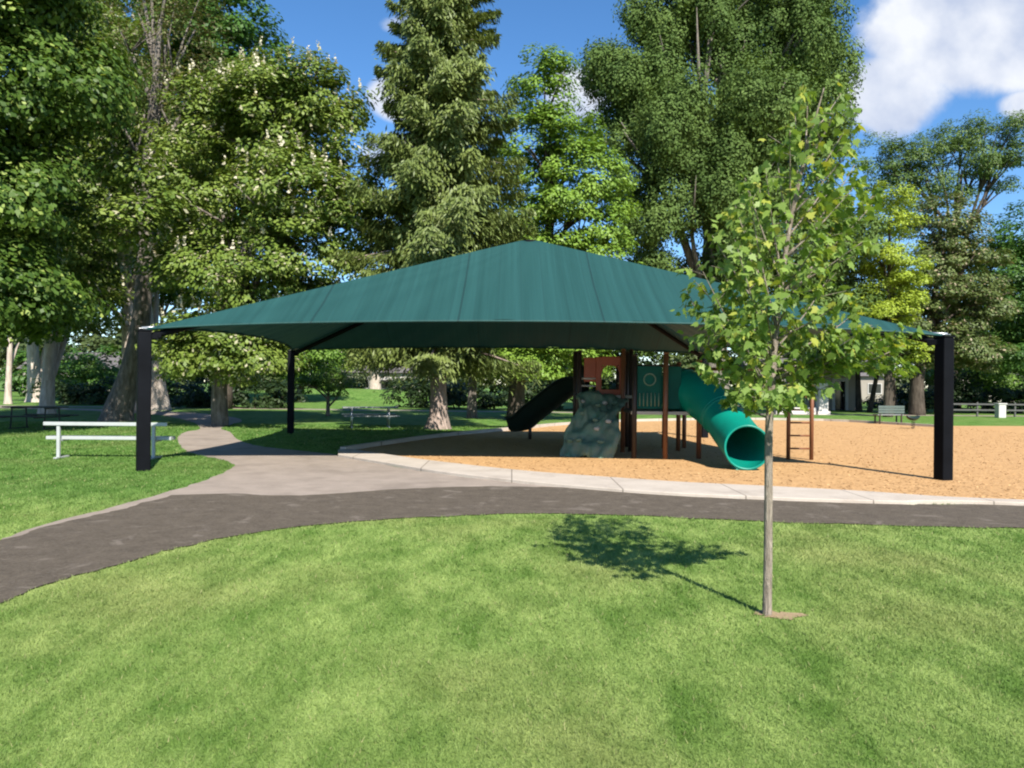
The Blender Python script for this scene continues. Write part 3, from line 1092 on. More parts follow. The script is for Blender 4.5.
p = g(888, 424)
bn = empty('park_bench', (p[0], p[1], 0), .12)
tag(bn, 'grey green park bench facing away at the far edge of wood chips', 'bench')
bm_ = MB(); bm_.box((0, 0, .42), (1.25, .42, .05), bev=.01); bm_.build('seat', M['grey_alu'], bn)
bm_ = MB()
for k in range(3):
    bm_.box((0, -.24, .54 + k * .12), (1.25, .03, .10), rx=.12, bev=.006)
bm_.build('backrest', plain('bench_paint', (.085, .12, .11), .5), bn)
for sx in (-1, 1):
    b = MB()
    b.box((sx * .52, -.19, .4), (.06, .05, .84), bev=.006)
    b.box((sx * .52, .17, .2), (.06, .05, .40), bev=.006)
    b.box((sx * .52, -.01, .385), (.06, .36, .03))
    b.build('leg', M['dark_post'], bn)

p = g(913, 429)
sr = empty('spring_rider', (p[0], p[1], 0), .3)
tag(sr, 'small dark spring rider standing alone on the chips', 'spring rider')
b = MB()
b.tube([(0.07 * math.cos(t * .9), .07 * math.sin(t * .9), .02 + t * .011) for t in range(28)], .012, 6)
b.build('spring', M['dark_post'], sr, True)
b = MB()
bmh = bmesh.new()
bmesh.ops.create_uvsphere(bmh, u_segments=16, v_segments=10, radius=1)
for v_ in bmh.verts:
    v_.co = Vector((v_.co.x * .34, v_.co.y * .12, v_.co.z * .09 + .42 + .10 * v_.co.x ** 2))
b.bm(bmh)
b.build('body', M['slide_dark'], sr, True)
b = MB(); b.tube([(.2, -.16, .58), (.2, .16, .58)], .016, 8); b.tube([(.2, 0, .45), (.2, 0, .58)], .016, 8)
b.build('handle', M['dark_post'], sr, True)


# ------------------------------------------------------------------ trees
def leaf_quads(c, nrm, axis, Ls, Ws):
    nrm = nrm / (np.linalg.norm(nrm, axis=1, keepdims=True) + 1e-9)
    s = np.cross(nrm, axis)
    s /= (np.linalg.norm(s, axis=1, keepdims=True) + 1e-9)
    a = np.cross(s, nrm)
    Ls, Ws = Ls[:, None], Ws[:, None]
    v = np.empty((len(c), 4, 3), np.float32)
    v[:, 0] = c - a * Ls * .5
    v[:, 1] = c + s * Ws * .5 + a * Ls * .06
    v[:, 2] = c + a * Ls * .5
    v[:, 3] = c - s * Ws * .5 + a * Ls * .06
    return v.reshape(-1, 3)


def unit(r, n):
    v = r.normal(size=(n, 3))
    return v / np.linalg.norm(v, axis=1, keepdims=True)


def clumps_on_lobes(r, lobes, per_m2, inner=.33):
    out, nrm, scl = [], [], []
    for (x, y, z, rx, ry, rz) in lobes:
        area = 4 * math.pi * (((rx * ry) ** 1.6 + (rx * rz) ** 1.6 + (ry * rz) ** 1.6) / 3) ** (1 / 1.6)
        n = max(5, int(area * per_m2))
        d = unit(r, n)
        k = np.where(r.uniform(size=n) < inner, r.uniform(.3, .8, n), r.uniform(.82, 1.08, n))
        out.append(np.array([x, y, z]) + d * np.array([rx, ry, rz]) * k[:, None])
        nn = d / np.array([rx, ry, rz])
        nn /= np.linalg.norm(nn, axis=1, keepdims=True)
        nrm.append(nn)
        scl.append(np.ones(n))
    return np.concatenate(out), np.concatenate(nrm)


def crown_verts(r, lobes, per_m2, rc, nleaf, L_, W_, flat=.52, up=.85, rnd=.6, droop=.25, shell=.35, loose=.55):
    C, N = clumps_on_lobes(r, lobes, per_m2)
    n = len(C)
    rr = rc * r.uniform(.5, 1.4, n)
    cnt = np.maximum(6, (nleaf * (rr / rc) ** 2).astype(int))
    idx = np.repeat(np.arange(n), cnt)
    m = len(idx)
    d = unit(r, m)
    k = r.uniform(shell, 1.05, m) ** .6
    off = d * (rr[idx] * k)[:, None]
    off[:, 2] *= flat
    # tilt the clump like a spray growing outward
    off[:, 2] -= droop * (off[:, :2] ** 2).sum(1) / rr[idx]
    c = C[idx] + off
    cl = d.copy()
    nrm = .55 * cl * (1.6 - loose) + loose * N[idx] + np.array([0, 0, up]) + rnd * r.normal(size=(m, 3)) * .6
    ax = N[idx] + r.normal(size=(m, 3)) * .8 + np.array([0, 0, -.35])
    s = r.uniform(.65, 1.35, m)
    return leaf_quads(c, nrm, ax, L_ * s, W_ * s), C, N


def billow_verts(r, lobes, n_sub, rmin, rmax, stretch, L_, W_, cover):
    """rounded billows of fine leaves standing on each lobe, with gaps between them"""
    out = []
    ks = r.normal(size=(7, 3)) * 2.9
    ph = r.uniform(0, 6.28, 7)
    for (x, y, z, rx, ry, rz) in lobes:
        d = unit(r, n_sub)
        for q in range(n_sub):
            rad = r.uniform(rmin, rmax)
            c = np.array([x, y, z]) + d[q] * np.array([rx, ry, rz]) * r.uniform(.45, .85)
            R3 = np.array([rad, rad, rad * stretch])
            n = int(4 * math.pi * rad * rad * stretch * cover / (L_ * W_ * .55))
            e = unit(r, n)
            p = c + e * R3
            w = np.sin(p @ ks.T + ph).sum(1) / 7
            sc = 1 + .55 * w + r.normal(size=n) * .15
            deep = r.uniform(size=n) < .22
            sc = np.where(deep, sc * r.uniform(.5, .95, n), sc)
            p = c + e * R3 * sc[:, None]
            nrm = e / R3
            nrm /= np.linalg.norm(nrm, axis=1, keepdims=True)
            nrm = nrm + r.normal(size=(n, 3)) * .42 + np.array([0, 0, .30])
            ax = r.normal(size=(n, 3)) + np.array([0, 0, .6])
            s = r.uniform(.6, 1.4, n)
            out.append(leaf_quads(p, nrm, ax, L_ * s, W_ * s))
    return np.concatenate(out)


def limbs(mb, r, base_pts, base_rad, lobes, n_limb, seg=9):
    """tapered trunk through base_pts, limbs from its upper half to the lobes"""
    pts = [Vector(p) for p in spline(base_pts, 5)]
    n = len(pts)
    rads = list(np.interp(np.linspace(0, 1, n), np.linspace(0, 1, len(base_rad)), base_rad))
    mb.tube(pts, rads, 14)
    for lb in lobes[:n_limb]:
        tip = Vector(lb[:3])
        j = min(n - 2, max(int(n * .3), int(n * (.35 + .5 * r.uniform()))))
        while j > n * .25 and pts[j].z > tip.z - .4:
            j -= 1
        s = pts[j]
        mid = s.lerp(tip, .5) + Vector((r.normal() * .25, r.normal() * .25, .12 * (tip - s).length * .5))
        cv = [Vector(p) for p in spline([s, mid, tip], 4)]
        r0 = min(rads[j] * .6, .05 + .022 * (tip - s).length)
        mb.tube(cv, list(np.linspace(r0, .03, len(cv))), 8)
        for q in range(4):
            d = Vector(unit(r, 1)[0])
            e = tip + Vector((d.x * lb[3], d.y * lb[4], d.z * lb[5])) * .85
            st = cv[int(len(cv) * .6)]
            cv2 = [st, st.lerp(e, .5) + Vector((0, 0, .1)), e]
            mb.tube(cv2, [r0 * .45, r0 * .3, .015], 6)


def tree(name, label, cat, base, trunk_pts, trunk_rad, lobes, leaf, barkm, per_m2=1.0, rc=.7, nleaf=60, L_=.24, W_=.13, seed=1, n_limb=6, group='park trees', flowers=0, **kw):
    """trunk_pts, lobes relative to base"""
    r = np.random.default_rng(seed)
    L_, W_, nleaf = L_ * .74, W_ * .72, int(nleaf * 2.3)
    root = empty(name, base)
    tag(root, label, cat, group)
    mb = MB()
    limbs(mb, r, trunk_pts, trunk_rad, lobes, n_limb)
    mb.build('trunk', barkm, root, True)
    v, C, N = crown_verts(r, lobes, per_m2 * .80, rc * 1.12, nleaf, L_, W_, **kw)
    np_mesh('crown', v, 4, leaf, root)
    if flowers:
        up = C[(N[:, 2] > -.2)]
        up = up[r.permutation(len(up))[:flowers]]
        k = 10
        idx = np.repeat(np.arange(len(up)), k)
        tt = np.tile(np.linspace(0, 1, k), len(up))
        c = up[idx] + np.stack([np.zeros(len(idx)), np.zeros(len(idx)), .15 + tt * .34 + rc * .35], 1) + r.normal(size=(len(idx), 3)) * .025
        s = .15 * (1.15 - .7 * tt)
        np_mesh('blossom', leaf_quads(c, unit(r, len(idx)), unit(r, len(idx)), s, s * .8), 4, L['blossom'], root)
    return root


def rel_lobes(lst, base, d):
    """lobes measured in the photo: (px, py, depth offset, rx, ry, rz)"""
    out = []
    for (px, py, dy, rx, ry, rz) in lst:
        p = at(px, py, d + dy)
        out.append((p.x - base[0], p.y - base[1], p.z - base[2], rx, ry, rz))
    return out


def gb(px, py):
    x, y = g(px, py)
    return (x, y, 0)


# dark maple at the left edge, trunk out of sight
b = (-17.5, 22.5, 0)
lob = [(-1, 0, 6, 4, 4, 2.6), (1.4, -1, 4.3, 2.6, 2.8, 1.6), (2.2, 0, 7.5, 2.4, 3, 2.2), (0, 0, 10, 4.2, 4, 3), (3.0, .5, 11.0, 2.4, 2.6, 2.2), (1, 0, 14, 3.6, 3.6, 2.6), (-3, 1, 13, 3, 3, 2.5), (2.6, 1, 4.4, 1.8, 2.2, 1.2), (2.6, .3, 14.0, 2.0, 2, 1.7)]
tree('broadleaf_tree', 'dense dark maple whose crown fills the upper corner above the white bench', 'tree', b, [(0, 0, -.2), (.1, 0, 2), (0, .2, 6), (.3, 0, 11)], [.5, .36, .28, .12], lob, L['maple'], M['trunk_dark'],
     per_m2=1.15, rc=.75, nleaf=85, L_=.25, W_=.17, seed=3, n_limb=9, up=.6)

# tall tree with the leaning trunk
b = gb(116, 421)
D = b[1]
def rel(px, py, dy=0):
    p = at(px, py, D + dy)
    return (p.x - b[0], p.y - b[1], p.z)
lob = rel_lobes([(165, 45, 0, 2.2, 2.4, 2.3), (145, 110, .5, 2.0, 2.2, 1.6), (190, 95, -.5, 1.6, 1.8, 1.5), (120, 30, .5, 2.2, 2.2, 2.2), (150, -40, 0, 3, 3, 2.4), (195, 30, 1, 1.4, 1.6, 1.8)], b, D)
tree('leaning_tree', 'tall thin brownish tree on a thick leaning grey trunk', 'tree', b, [(0, 0, -.2), (.15, 0, .6), rel(131, 370), rel(141, 320), rel(146, 240), rel(147, 170), rel(155, 90), rel(160, 20)],
     [.75, .56, .42, .36, .27, .22, .16, .08], lob, L['locust'], M['trunk_grey'], per_m2=1.0, rc=.6, nleaf=26, L_=.17, W_=.08, seed=4, n_limb=6)
# mid-green maple in front of that trunk's crown
b = gb(128, 413); D = b[1]
lob = rel_lobes([(70, 250, -3, 2.5, 2.5, 1.8), (85, 190, -4, 2.0, 2.2, 2.0), (60, 140, -3, 3, 3, 2.2), (118, 110, -4, 1.6, 2, 1.6), (85, 300, -5, 1.6, 1.8, 1.0), (100, 60, -2, 2.6, 2.6, 2.4), (185, 185, -3, 1.3, 2, 1.8), (180, 130, -2, 1.6, 2, 1.4), (60, 20, 0, 3, 3, 2.6), (138, 165, -14, 1.0, 1.0, .9), (150, 205, -14, .7, .8, .6), (128, 225, -14, .8, .9, .8), (30, 300, -3, 2.5, 2.5, 1.5), (20, 210, -2, 3, 3, 2)], b, D)
tree('broadleaf_tree', 'mid green maple with cream flecks between the leaning trunk and the dark maple', 'tree', b, [(0, 0, -.2), (0, 0, 2.5), (.4, -1, 6), (.6, -1.5, 12)], [.4, .32, .24, .1], lob, L['chestnut'], M['trunk_pale'],
     per_m2=.9, rc=.8, nleaf=80, L_=.27, W_=.17, seed=5, n_limb=8, flowers=60)

# flowering horse chestnut
b = gb(220, 426); D = b[1]
lob = rel_lobes([(215, 335, -1, 2.2, 2.2, 1.0), (250, 350, -1.5, 1.7, 1.8, .9), (190, 350, -1, 1.4, 1.6, .8), (275, 330, -.5, 1.6, 1.8, .8), (230, 270, 0, 3.0, 2.8, 1.7), (300, 250, 0, 2.2, 2.4, 1.8), (330, 175, .5, 1.7, 2, 1.8), (320, 105, .5, 1.6, 2.0, 1.5), (265, 130, .5, 2.6, 2.5, 2.0), (215, 190, .5, 2.0, 2.4, 2.0), (285, 195, -1, 2.2, 2.4, 1.6), (200, 125, 1.0, 1.8, 2, 1.8), (345, 225, 0, 1.2, 1.5, 1.5), (270, 90, .5, 1.8, 2, 1.4), (240, 100, 1, 1.4, 1.6, 1.2)], b, D)
tree('chestnut_tree', 'horse chestnut covered in cream flower spikes behind the canopy edge', 'tree', b, [(0, 0, -.2), (0, 0, 1.8), (.5, .1, 4), (1.3, .3, 8), (2, .4, 11)], [.33, .26, .22, .15, .06], lob, L['chestnut'], M['trunk_grey'],
     per_m2=1.1, rc=.62, nleaf=85, L_=.23, W_=.14, seed=6, n_limb=12, flowers=520)

# tall dark tree behind it
b = (at(225, 300, 46).x, 46, 0); D = 46
lob = rel_lobes([(215, 40, 0, 4, 4, 3.2), (250, 85, 0, 2.8, 3, 2.4), (195, 110, 0, 4, 4, 3.5), (255, 150, 0, 3, 3, 3), (200, 210, 0, 4.5, 4.5, 4), (190, -20, 0, 3.2, 3, 3), (275, 100, 0, 1.6, 2, 1.6), (110, 200, 0, 4, 4, 5), (120, 80, 1, 4, 4, 5), (160, 260, 1, 4, 3, 3)], b, D)
tree('broadleaf_tree', 'tall deep green tree rising behind the flowering chestnut', 'tree', b, [(0, 0, -.2), (0, 0, 6), (-.5, 0, 14), (0, 0, 22)], [.5, .4, .28, .1], lob, L['backdark'], M['trunk_dark'], per_m2=.55, rc=1.05, nleaf=85, L_=.36, W_=.24, seed=7, n_limb=7)

# pale lit trunks deep in the shade on that side
for (px, py, w, hx, sd, lbl) in ((35, 402, .55, -.2, 31, 'pale thick trunked tree standing farthest back beyond the dark table'), (47, 413.5, .34, .15, 32, 'pale straight trunked tree just behind the dark timber table'),
                                 (8, 404, .22, .1, 33, 'slim pale tree at the picture edge beyond the dark table'), (160, 410, .5, -.6, 34, 'pale flared trunk right behind the canopy post and leaning tree')):
    b = gb(px, py)
    h = 7.5
    lob = [(hx * 2, 3.0, h, 2.4, 2.4, 1.6), (hx * 2 + 1.5, 2.5, h + 2.5, 2.6, 2.6, 2.2), (hx - 1.8, 2.6, h + 1.5, 2.4, 2.4, 1.8), (hx, 2, h + 4, 2.4, 2.4, 2)]
    tree('pale_tree', lbl, 'tree', b, [(0, 0, -.2), (0, 0, .35), (hx * .3, 0, 1.6), (hx, 0, 4), (hx * 2, 0, h + 2)], [w * 1.45, w * 1.05, w * .85, w * .7, w * .3], lob, L['maple'], M['trunk_pale'], per_m2=.5, rc=.95, nleaf=60, L_=.34, W_=.22, seed=sd, n_limb=4)


# spruce
def spruce(name, label, base, H, rmax, z0, seed, leaf, barkm):
    r = np.random.default_rng(seed)
    root = empty(name, base)
    tag(root, label, 'tree', 'park trees')
    tr = MB()
    tr.tube([(0, 0, -.2), (.0, 0, .12), (.02, 0, .5), (0, 0, 1.4), (0, 0, 5), (0, 0, H * .6), (0, 0, H)], [.62, .46, .34, .29, .24, .15, .02], 16)
    cs, ns, axs, Ls, Ws = [], [], [], [], []
    z = z0
    while z < H - .2:
        f = (z - z0) / (H - z0)
        Rr = rmax * (min(1.0, .80 + 1.2 * f) if f < .2 else 1.0) * (1 - f) ** .78 + .12
        nb = int(10 - 4 * f)
        a0 = r.uniform(0, 6.28)
        for k in range(nb):
            an = a0 + k * 2 * math.pi / nb + r.normal() * .25
            ln = Rr * r.uniform(.5, 1.2)
            dv = np.array([math.cos(an), math.sin(an), 0])
            sd = np.array([-dv[1], dv[0], 0])
            zz = z + r.normal() * .12
            n = int(120 + 260 * ln)
            t = r.uniform(.12, 1, n) ** .7
            droop = (.30 - .45 * f)
            cz = zz - droop * ln * (t ** 1.2) * 1.0 + .28 * ln * np.maximum(0, t - .65) * 1.2
            lat = r.normal(size=n) * .20 * ln * (1.05 - .75 * t)
            hang = -np.abs(r.normal(size=n)) * (.26 + .05 * ln) * (1 - .3 * t) * (1.1 - f * .8)
            c = dv * (t * ln)[:, None] + sd * lat[:, None]
            c[:, 2] = cz + hang - .15 * np.abs(lat)
            cs.append(c)
            ax = dv * .5 + sd * np.sign(lat)[:, None] * .45 + np.array([0, 0, -.75]) + r.normal(size=(n, 3)) * .3
            nn = dv * .8 + np.array([0, 0, .55]) + r.normal(size=(n, 3)) * .45
            axs.append(ax)
            ns.append(nn)
            Ls.append(r.uniform(.14, .32, n))
            Ws.append(r.uniform(.04, .085, n))
            if k % 2 == 0:
                tr.tube([(0, 0, zz), tuple(dv * ln * .5 + np.array([0, 0, zz - droop * ln * .42])), tuple(dv * ln * .9 + np.array([0, 0, zz - droop * ln * .88]))], [.045 * (1 - f) + .012, .03 * (1 - f) + .01, .008], 5)
        z += .42 - .10 * f + r.uniform(-.05, .05)
    tr.build('trunk', barkm, root, True)
    np_mesh('crown', leaf_quads(np.concatenate(cs), np.concatenate(ns), np.concatenate(axs), np.concatenate(Ls), np.concatenate(Ws)), 4, leaf, root)
    return root


b = gb(438, 429)
spruce('spruce_tree', 'tall drooping olive green spruce with a sunlit flared trunk base', b, 21.5, 3.9, 3.35, 8, L['spruce'], M['trunk_red'])

# slender trunk behind the spruce
b = gb(472, 418); D = b[1]
lob = rel_lobes([(480, 360, 0, 2, 2, 1.0), (455, 345, 1, 2, 2, 1.2), (500, 340, 0, 2, 2, 1.3), (480, 300, 1, 2.6, 2.6, 2), (470, 240, 1, 2.5, 2.5, 2.5)], b, D)
tree('slender_tree', 'slender tree with narrow trunk between the spruce and the bright maple', 'tree', b, [(0, 0, -.2), (0, 0, 1), (.05, 0, 4), (0, 0, 8)], [.3, .22, .18, .07], lob, L['spruce'], M['trunk_grey'], per_m2=.9, rc=.6, nleaf=50, L_=.22, W_=.12, seed=9, n_limb=5)

# bright maple
b = gb(516, 420); D = b[1]
lob = rel_lobes([(545, 85, 0, 1.5, 1.6, 1.5), (530, 150, 0, 1.9, 2, 1.9), (565, 140, 0, 1.6, 1.8, 1.5), (585, 180, 0, 1.9, 2, 1.7), (555, 200, -.5, 2.2, 2.2, 1.8), (600, 225, 0, 1.4, 1.8, 1.3), (535, 250, 0, 2.4, 2.4, 1.8), (590, 265, 0, 2, 2, 1.5), (535, 355, -1, 1.9, 2, 1.2), (565, 360, -.5, 1.7, 2, 1.1), (505, 350, 0, 1.6, 1.8, 1.0), (590, 345, 0, 1.6, 1.6, 1.2), (552, 62, 0, .9, 1, .7)], b, D)
tree('broadleaf_tree', 'bright light green maple between the spruce and the huge poplar', 'tree', b, [(0, 0, -.2), (0, 0, .5), (.1, 0, 2), (.8, 0, 5), (1.5, 0, 9), (1.4, 0, 14)], [.52, .42, .36, .26, .18, .06], lob, L['lime'], M['trunk_dark'],
     per_m2=1.05, rc=.6, nleaf=75, L_=.24, W_=.14, seed=10, n_limb=10)

# huge poplar
b = (at(715, 400, 44).x, 44, 0); D = 44
lob = rel_lobes([(750, 150, .5, 3, 2, 3), (735, 215, .8, 3, 2, 3), (640, 60, 0, 2.6, 2.6, 3.6), (612, 90, 0, 1.6, 2, 2.4), (668, 20, .5, 2.0, 2.4, 2.6), (700, 5, 1, 2.6, 2.6, 3.4), (805, 0, 0, 2.2, 2.4, 2.6), (745, 90, .5, 3, 2, 3.4), (620, 120, -1, 2.2, 2.4, 2.8), (690, 45, 0, 2.8, 3, 4.2), (745, 40, -.5, 2.8, 3, 4.0), (800, 35, 0, 2.6, 2.8, 3.6), (815, 75, .5, 1.5, 2.2, 2.2), (725, -15, 0, 3.6, 3, 3.4), (780, -10, 0, 3, 3, 3), (660, 130, -2, 2.6, 2.6, 3.0), (710, 120, -2.5, 2.6, 2.6, 3.0), (765, 110, -2, 2.8, 2.8, 3.2), (820, 120, -1, 1.9, 2.4, 2.2), (640, 180, -1.5, 2.2, 2.6, 2.6), (690, 190, -2.5, 2.4, 2.6, 2.6), (745, 190, -2, 2.8, 2.6, 3), (800, 180, -1, 2.6, 2.6, 2.8),
                 (660, 245, -1.5, 2.4, 2.6, 2.4), (715, 250, -2, 2.8, 2.8, 2.6), (780, 250, -2, 2.8, 2.8, 2.6), (835, 230, -1, 2.2, 2.6, 2.6), (690, 310, 0, 3, 3, 3), (770, 310, 0, 3, 3, 3), (840, 290, 0, 2.6, 2.6, 2.4), (630, 300, 0, 2.4, 2.6, 2.6)], b, D)
r_ = np.random.default_rng(12)
pop = empty('poplar_tree', b)
tag(pop, 'huge grey green poplar towering behind the canopy', 'tree', 'park trees')
mb = MB()
limbs(mb, r_, [(0, 0, -.2), (0, 0, 3), (-.3, 0, 9), (.2, 0, 17), (.1, 0, 25)], [.9, .7, .5, .3, .08], lob, 22)
mb.build('trunk', M['trunk_grey'], pop, True)
np_mesh('crown', billow_verts(r_, lob, 7, .7, 1.35, 1.25, .18, .095, 1.2), 4, L['poplar'], pop)

# yellow-green column
b = (at(888, 400, 43).x, 43, 0); D = 43
lob = rel_lobes([(889, 208, 0, 1.4, 1.4, 1.5), (882, 250, 0, 1.7, 1.8, 2), (895, 275, 0, 1.6, 1.8, 2), (885, 310, 0, 1.8, 1.8, 2), (890, 345, 0, 1.9, 1.9, 1.6)], b, D)
tree('column_tree', 'yellow green narrow column tree between young maple and blossoming tree', 'tree', b, [(0, 0, -.2), (0, 0, 3), (0, 0, 11)], [.28, .2, .05], lob, L['yellow'], M['trunk_dark'], per_m2=1.3, rc=.55, nleaf=70, L_=.22, W_=.12, seed=13, n_limb=5)

# pinkish blossoming chestnut
b = gb(917, 415); D = b[1]
lob = rel_lobes([(945, 225, 0, 1.9, 2, 1.8), (970, 260, 0, 1.7, 2, 1.8), (925, 270, 0, 1.9, 2, 1.8), (950, 305, -.5, 2.2, 2.2, 1.6), (985, 300, 0, 1.4, 1.8, 1.5), (915, 320, 0, 1.8, 2, 1.2), (950, 345, 0, 2.2, 2.2, 1.2), (975, 355, 0, 1.8, 2, 1.1)], b, D)
tree('chestnut_tree', 'pinkish chestnut in fading blossom behind the far canopy post', 'tree', b, [(0, 0, -.2), (0, 0, 2), (.6, 0, 5), (1.5, 0, 10)], [.5, .38, .26, .08], lob, L['pinkish'], M['trunk_dark'], per_m2=1.15, rc=.62, nleaf=75, L_=.26, W_=.15, seed=14, n_limb=8)

# airy flat-topped tree far back
b = (at(955, 400, 66).x, 66, 0); D = 66
lob = rel_lobes([(930, 150, 0, 2.6, 2.6, 1.5), (965, 135, 0, 2.8, 2.8, 1.4), (1005, 130, 0, 2.4, 2.6, 1.2), (985, 160, 0, 2.6, 2.4, 1.2), (1010, 150, 0, 2.0, 2, 1.0), (925, 180, 0, 2.0, 2.2, 1.4), (905, 165, 0, 1.8, 2.2, 1.8), (955, 185, 0, 2.0, 1.6, .9), (1000, 182, 1, 1.2, 1.4, .6), (880, 160, 0, 2.4, 2, 2.4), (900, 215, 0, 2, 2, 2)], b, D)
tree('airy_tree', 'airy flat topped tree showing sky between its limbs below the cloud', 'tree', b, [(0, 0, -.2), (0, 0, 6), (-.5, 0, 12), (.4, 0, 20)], [.5, .4, .3, .1], lob, L['airy'], M['trunk_dark'], per_m2=.75, rc=.8, nleaf=55, L_=.32, W_=.13, seed=15, n_limb=11)

# trees at the right edge
b = (at(1035, 400, 50).x, 50, 0); D = 50
lob = rel_lobes([(1012, 265, 0, 2.2, 2.4, 2.2), (1035, 240, 0, 2.6, 2.6, 2.6), (1005, 310, 0, 2.4, 2.4, 1.8), (1035, 320, 0, 2.6, 2.6, 2), (1010, 350, -1, 2.2, 2.4, 1.3), (1045, 350, -1, 2.4, 2.4, 1.4)], b, D)
tree('broadleaf_tree', 'dark green tree at the picture edge behind the white stone post', 'tree', b, [(0, 0, -.2), (0, 0, 2.5), (-.2, 0, 6), (0, 0, 10)], [.32, .25, .2, .06], lob, L['backdark'], M['trunk_dark'], per_m2=.9, rc=.75, nleaf=70, L_=.28, W_=.17, seed=16, n_limb=6)
b = (at(985, 400, 58).x, 58, 0); D = 58
lob = rel_lobes([(985, 330, 0, 2.6, 2.6, 1.8), (965, 365, -1, 2.2, 2.2, 1.4), (1000, 372, -1, 2.4, 2.2, 1.2), (975, 300, 0, 2.6, 2.4, 1.8), (1010, 385, -1, 1.4, 1.6, .8)], b, D)
tree('broadleaf_tree', 'light green bushy tree between the blossoming chestnut and the edge tree', 'tree', b, [(0, 0, -.2), (0, 0, 2), (0, 0, 6)], [.26, .2, .06], lob, L['bright'], M['trunk_dark'], per_m2=.9, rc=.8, nleaf=60, L_=.3, W_=.18, seed=17, n_limb=5)

# dark leaning stems in front of the pale house
for (px, py, ex, ey, w, sd, lbl) in ((859, 411, 857, 350, .20, 51, 'dark straight stemmed tree in front of the beige single storey house'), (869, 412, 884, 350, .17, 52, 'dark stemmed tree leaning away before the beige single storey house'),
                                     (893, 414, 888, 350, .30, 53, 'dark thick stemmed tree behind the grey green bench'), (838, 410, 843, 345, .22, 54, 'dark stemmed tree beside the white kiosk')):
    b = gb(px, py); D = b[1]
    e = at(ex, ey, D)
    e2 = (e.x - b[0], 0, e.z)
    lob = [(e2[0], 0, e2[2] + 1.0, 2.0, 2.0, 1.1), (e2[0] + 1.2, .5, e2[2] + .4, 1.5, 1.6, .8), (e2[0] - 1.2, .2, e2[2] + .6, 1.6, 1.6, .9), (e2[0], 0, e2[2] + 2.6, 2.2, 2.2, 1.3)]
    tree('slender_tree', lbl, 'tree', b, [(0, 0, -.2), (e2[0] * .4, 0, e2[2] * .45), (e2[0], 0, e2[2] + .8)], [w * 1.2, w * .85, w * .5], lob, L['maple'], M['trunk_dark'], per_m2=.85, rc=.7, nleaf=60, L_=.28, W_=.17, seed=sd, n_limb=4)

# small park trees under the canopy line
b = gb(328, 416); D = b[1]
lob = rel_lobes([(322, 381, 0, 1.0, 1.0, .42), (340, 385, 0, .9, .9, .35), (308, 384, 0, .8, .8, .35), (328, 372, 0, .8, .8, .4)], b, D)
tree('small_tree', 'small spreading young tree on the lit lawn beyond the rear post', 'tree', b, [(0, 0, -.1), (0, 0, .8), (.05, 0, 1.9)], [.11, .08, .03], lob, L['bright'], M['trunk_grey'], per_m2=2.2, rc=.35, nleaf=50, L_=.16, W_=.09, seed=18, n_limb=4)
b = gb(375, 390.5); b = (at(375, 390, 84).x, 84, rise(at(375, 390, 84).x, 84)); D = 84; lob = rel_lobes([(372, 345, 0, 3, 3, 2.2), (385, 325, 0, 3, 3, 2.6), (355, 350, 0, 2.6, 2.6, 2), (340, 330, 0, 3, 3, 2.4)], b, D)
tree('pale_tree', 'pale trunked tree far across the lit lawn', 'tree', b, [(0, 0, -.2), (0, 0, 3), (0, 0, 7)], [.7, .5, .2], lob, L['chestnut'], M['trunk_pale'], per_m2=.6, rc=1.0, nleaf=70, L_=.35, W_=.22, seed=19, n_limb=4)
b = (at(300, 395, 62).x, 62, 0); D = 62
lob = rel_lobes([(300, 355, 0, 3, 3, 2), (275, 345, 0, 3, 3, 2.2), (320, 345, 0, 2.6, 2.6, 2.0), (300, 325, 0, 3, 3, 2)], b, D)
tree('broadleaf_tree', 'fresh green low crowned tree on the lawn between chestnut and rear post', 'tree', b, [(0, 0, -.2), (0, 0, 2), (0, 0, 5)], [.3, .24, .08], lob, L['bright'], M['trunk_dark'], per_m2=.7, rc=.9, nleaf=65, L_=.32, W_=.2, seed=20, n_limb=4)


def shrub(name, label, base, lobes, leaf, seed, per=1.1, rc=.6, nleaf=60, L_=.24, W_=.14):
    r = np.random.default_rng(seed)
    root = empty(name, base)
    tag(root, label, 'shrub', 'shrubs at the back of the park')
    st = MB()
    for lb in lobes:
        st.tube([(0, 0, -.1), (lb[0] * .6, lb[1] * .6, .05), (lb[0] * .8, lb[1] * .8, lb[2] * .6), (lb[0], lb[1], lb[2])], [.06, .06, .04, .015], 6)
    st.build('stem', M['trunk_dark'], root, True)
    v, C, N = crown_verts(r, lobes, per, rc, nleaf, L_, W_)
    np_mesh('foliage', v, 4, leaf, root)
    return root


p = (at(420, 390, 52).x, 52, 0)
shrub('dark_shrub', 'broad dark evergreen shrub behind the spruce trunk', p, [(-1, 0, 1.0, 1.4, 1.2, 1.0), (.6, 0, 1.2, 1.6, 1.3, 1.1), (2.2, 0, .9, 1.4, 1.2, .9)], L['hedge'], 61)
p = (at(462, 390, 50).x, 50, 0)
shrub('dark_shrub', 'low dark evergreen shrub behind the slender trunk', p, [(-.8, 0, .8, 1.2, 1.1, .9), (1.0, 0, .8, 1.4, 1.1, .8), (2.4, 0, .6, 1.1, 1.0, .6)], L['hedge'], 62)
p = (at(88, 395, 52).x, 52, 0)
shrub('dark_shrub', 'long dark clipped shrub beyond the white bench', p, [(-2.2, 0, .8, 1.5, 1.0, .9), (-.4, 0, .8, 1.5, 1.0, .9), (1.6, 0, .8, 1.5, 1.0, .9), (3.6, 0, .8, 1.5, 1, .9), (5.6, 0, .8, 1.5, 1, .9), (7.6, 0, .8, 1.5, 1, .9)], L['hedge'], 63)
p = (at(92, 380, 64).x, 64, 0)
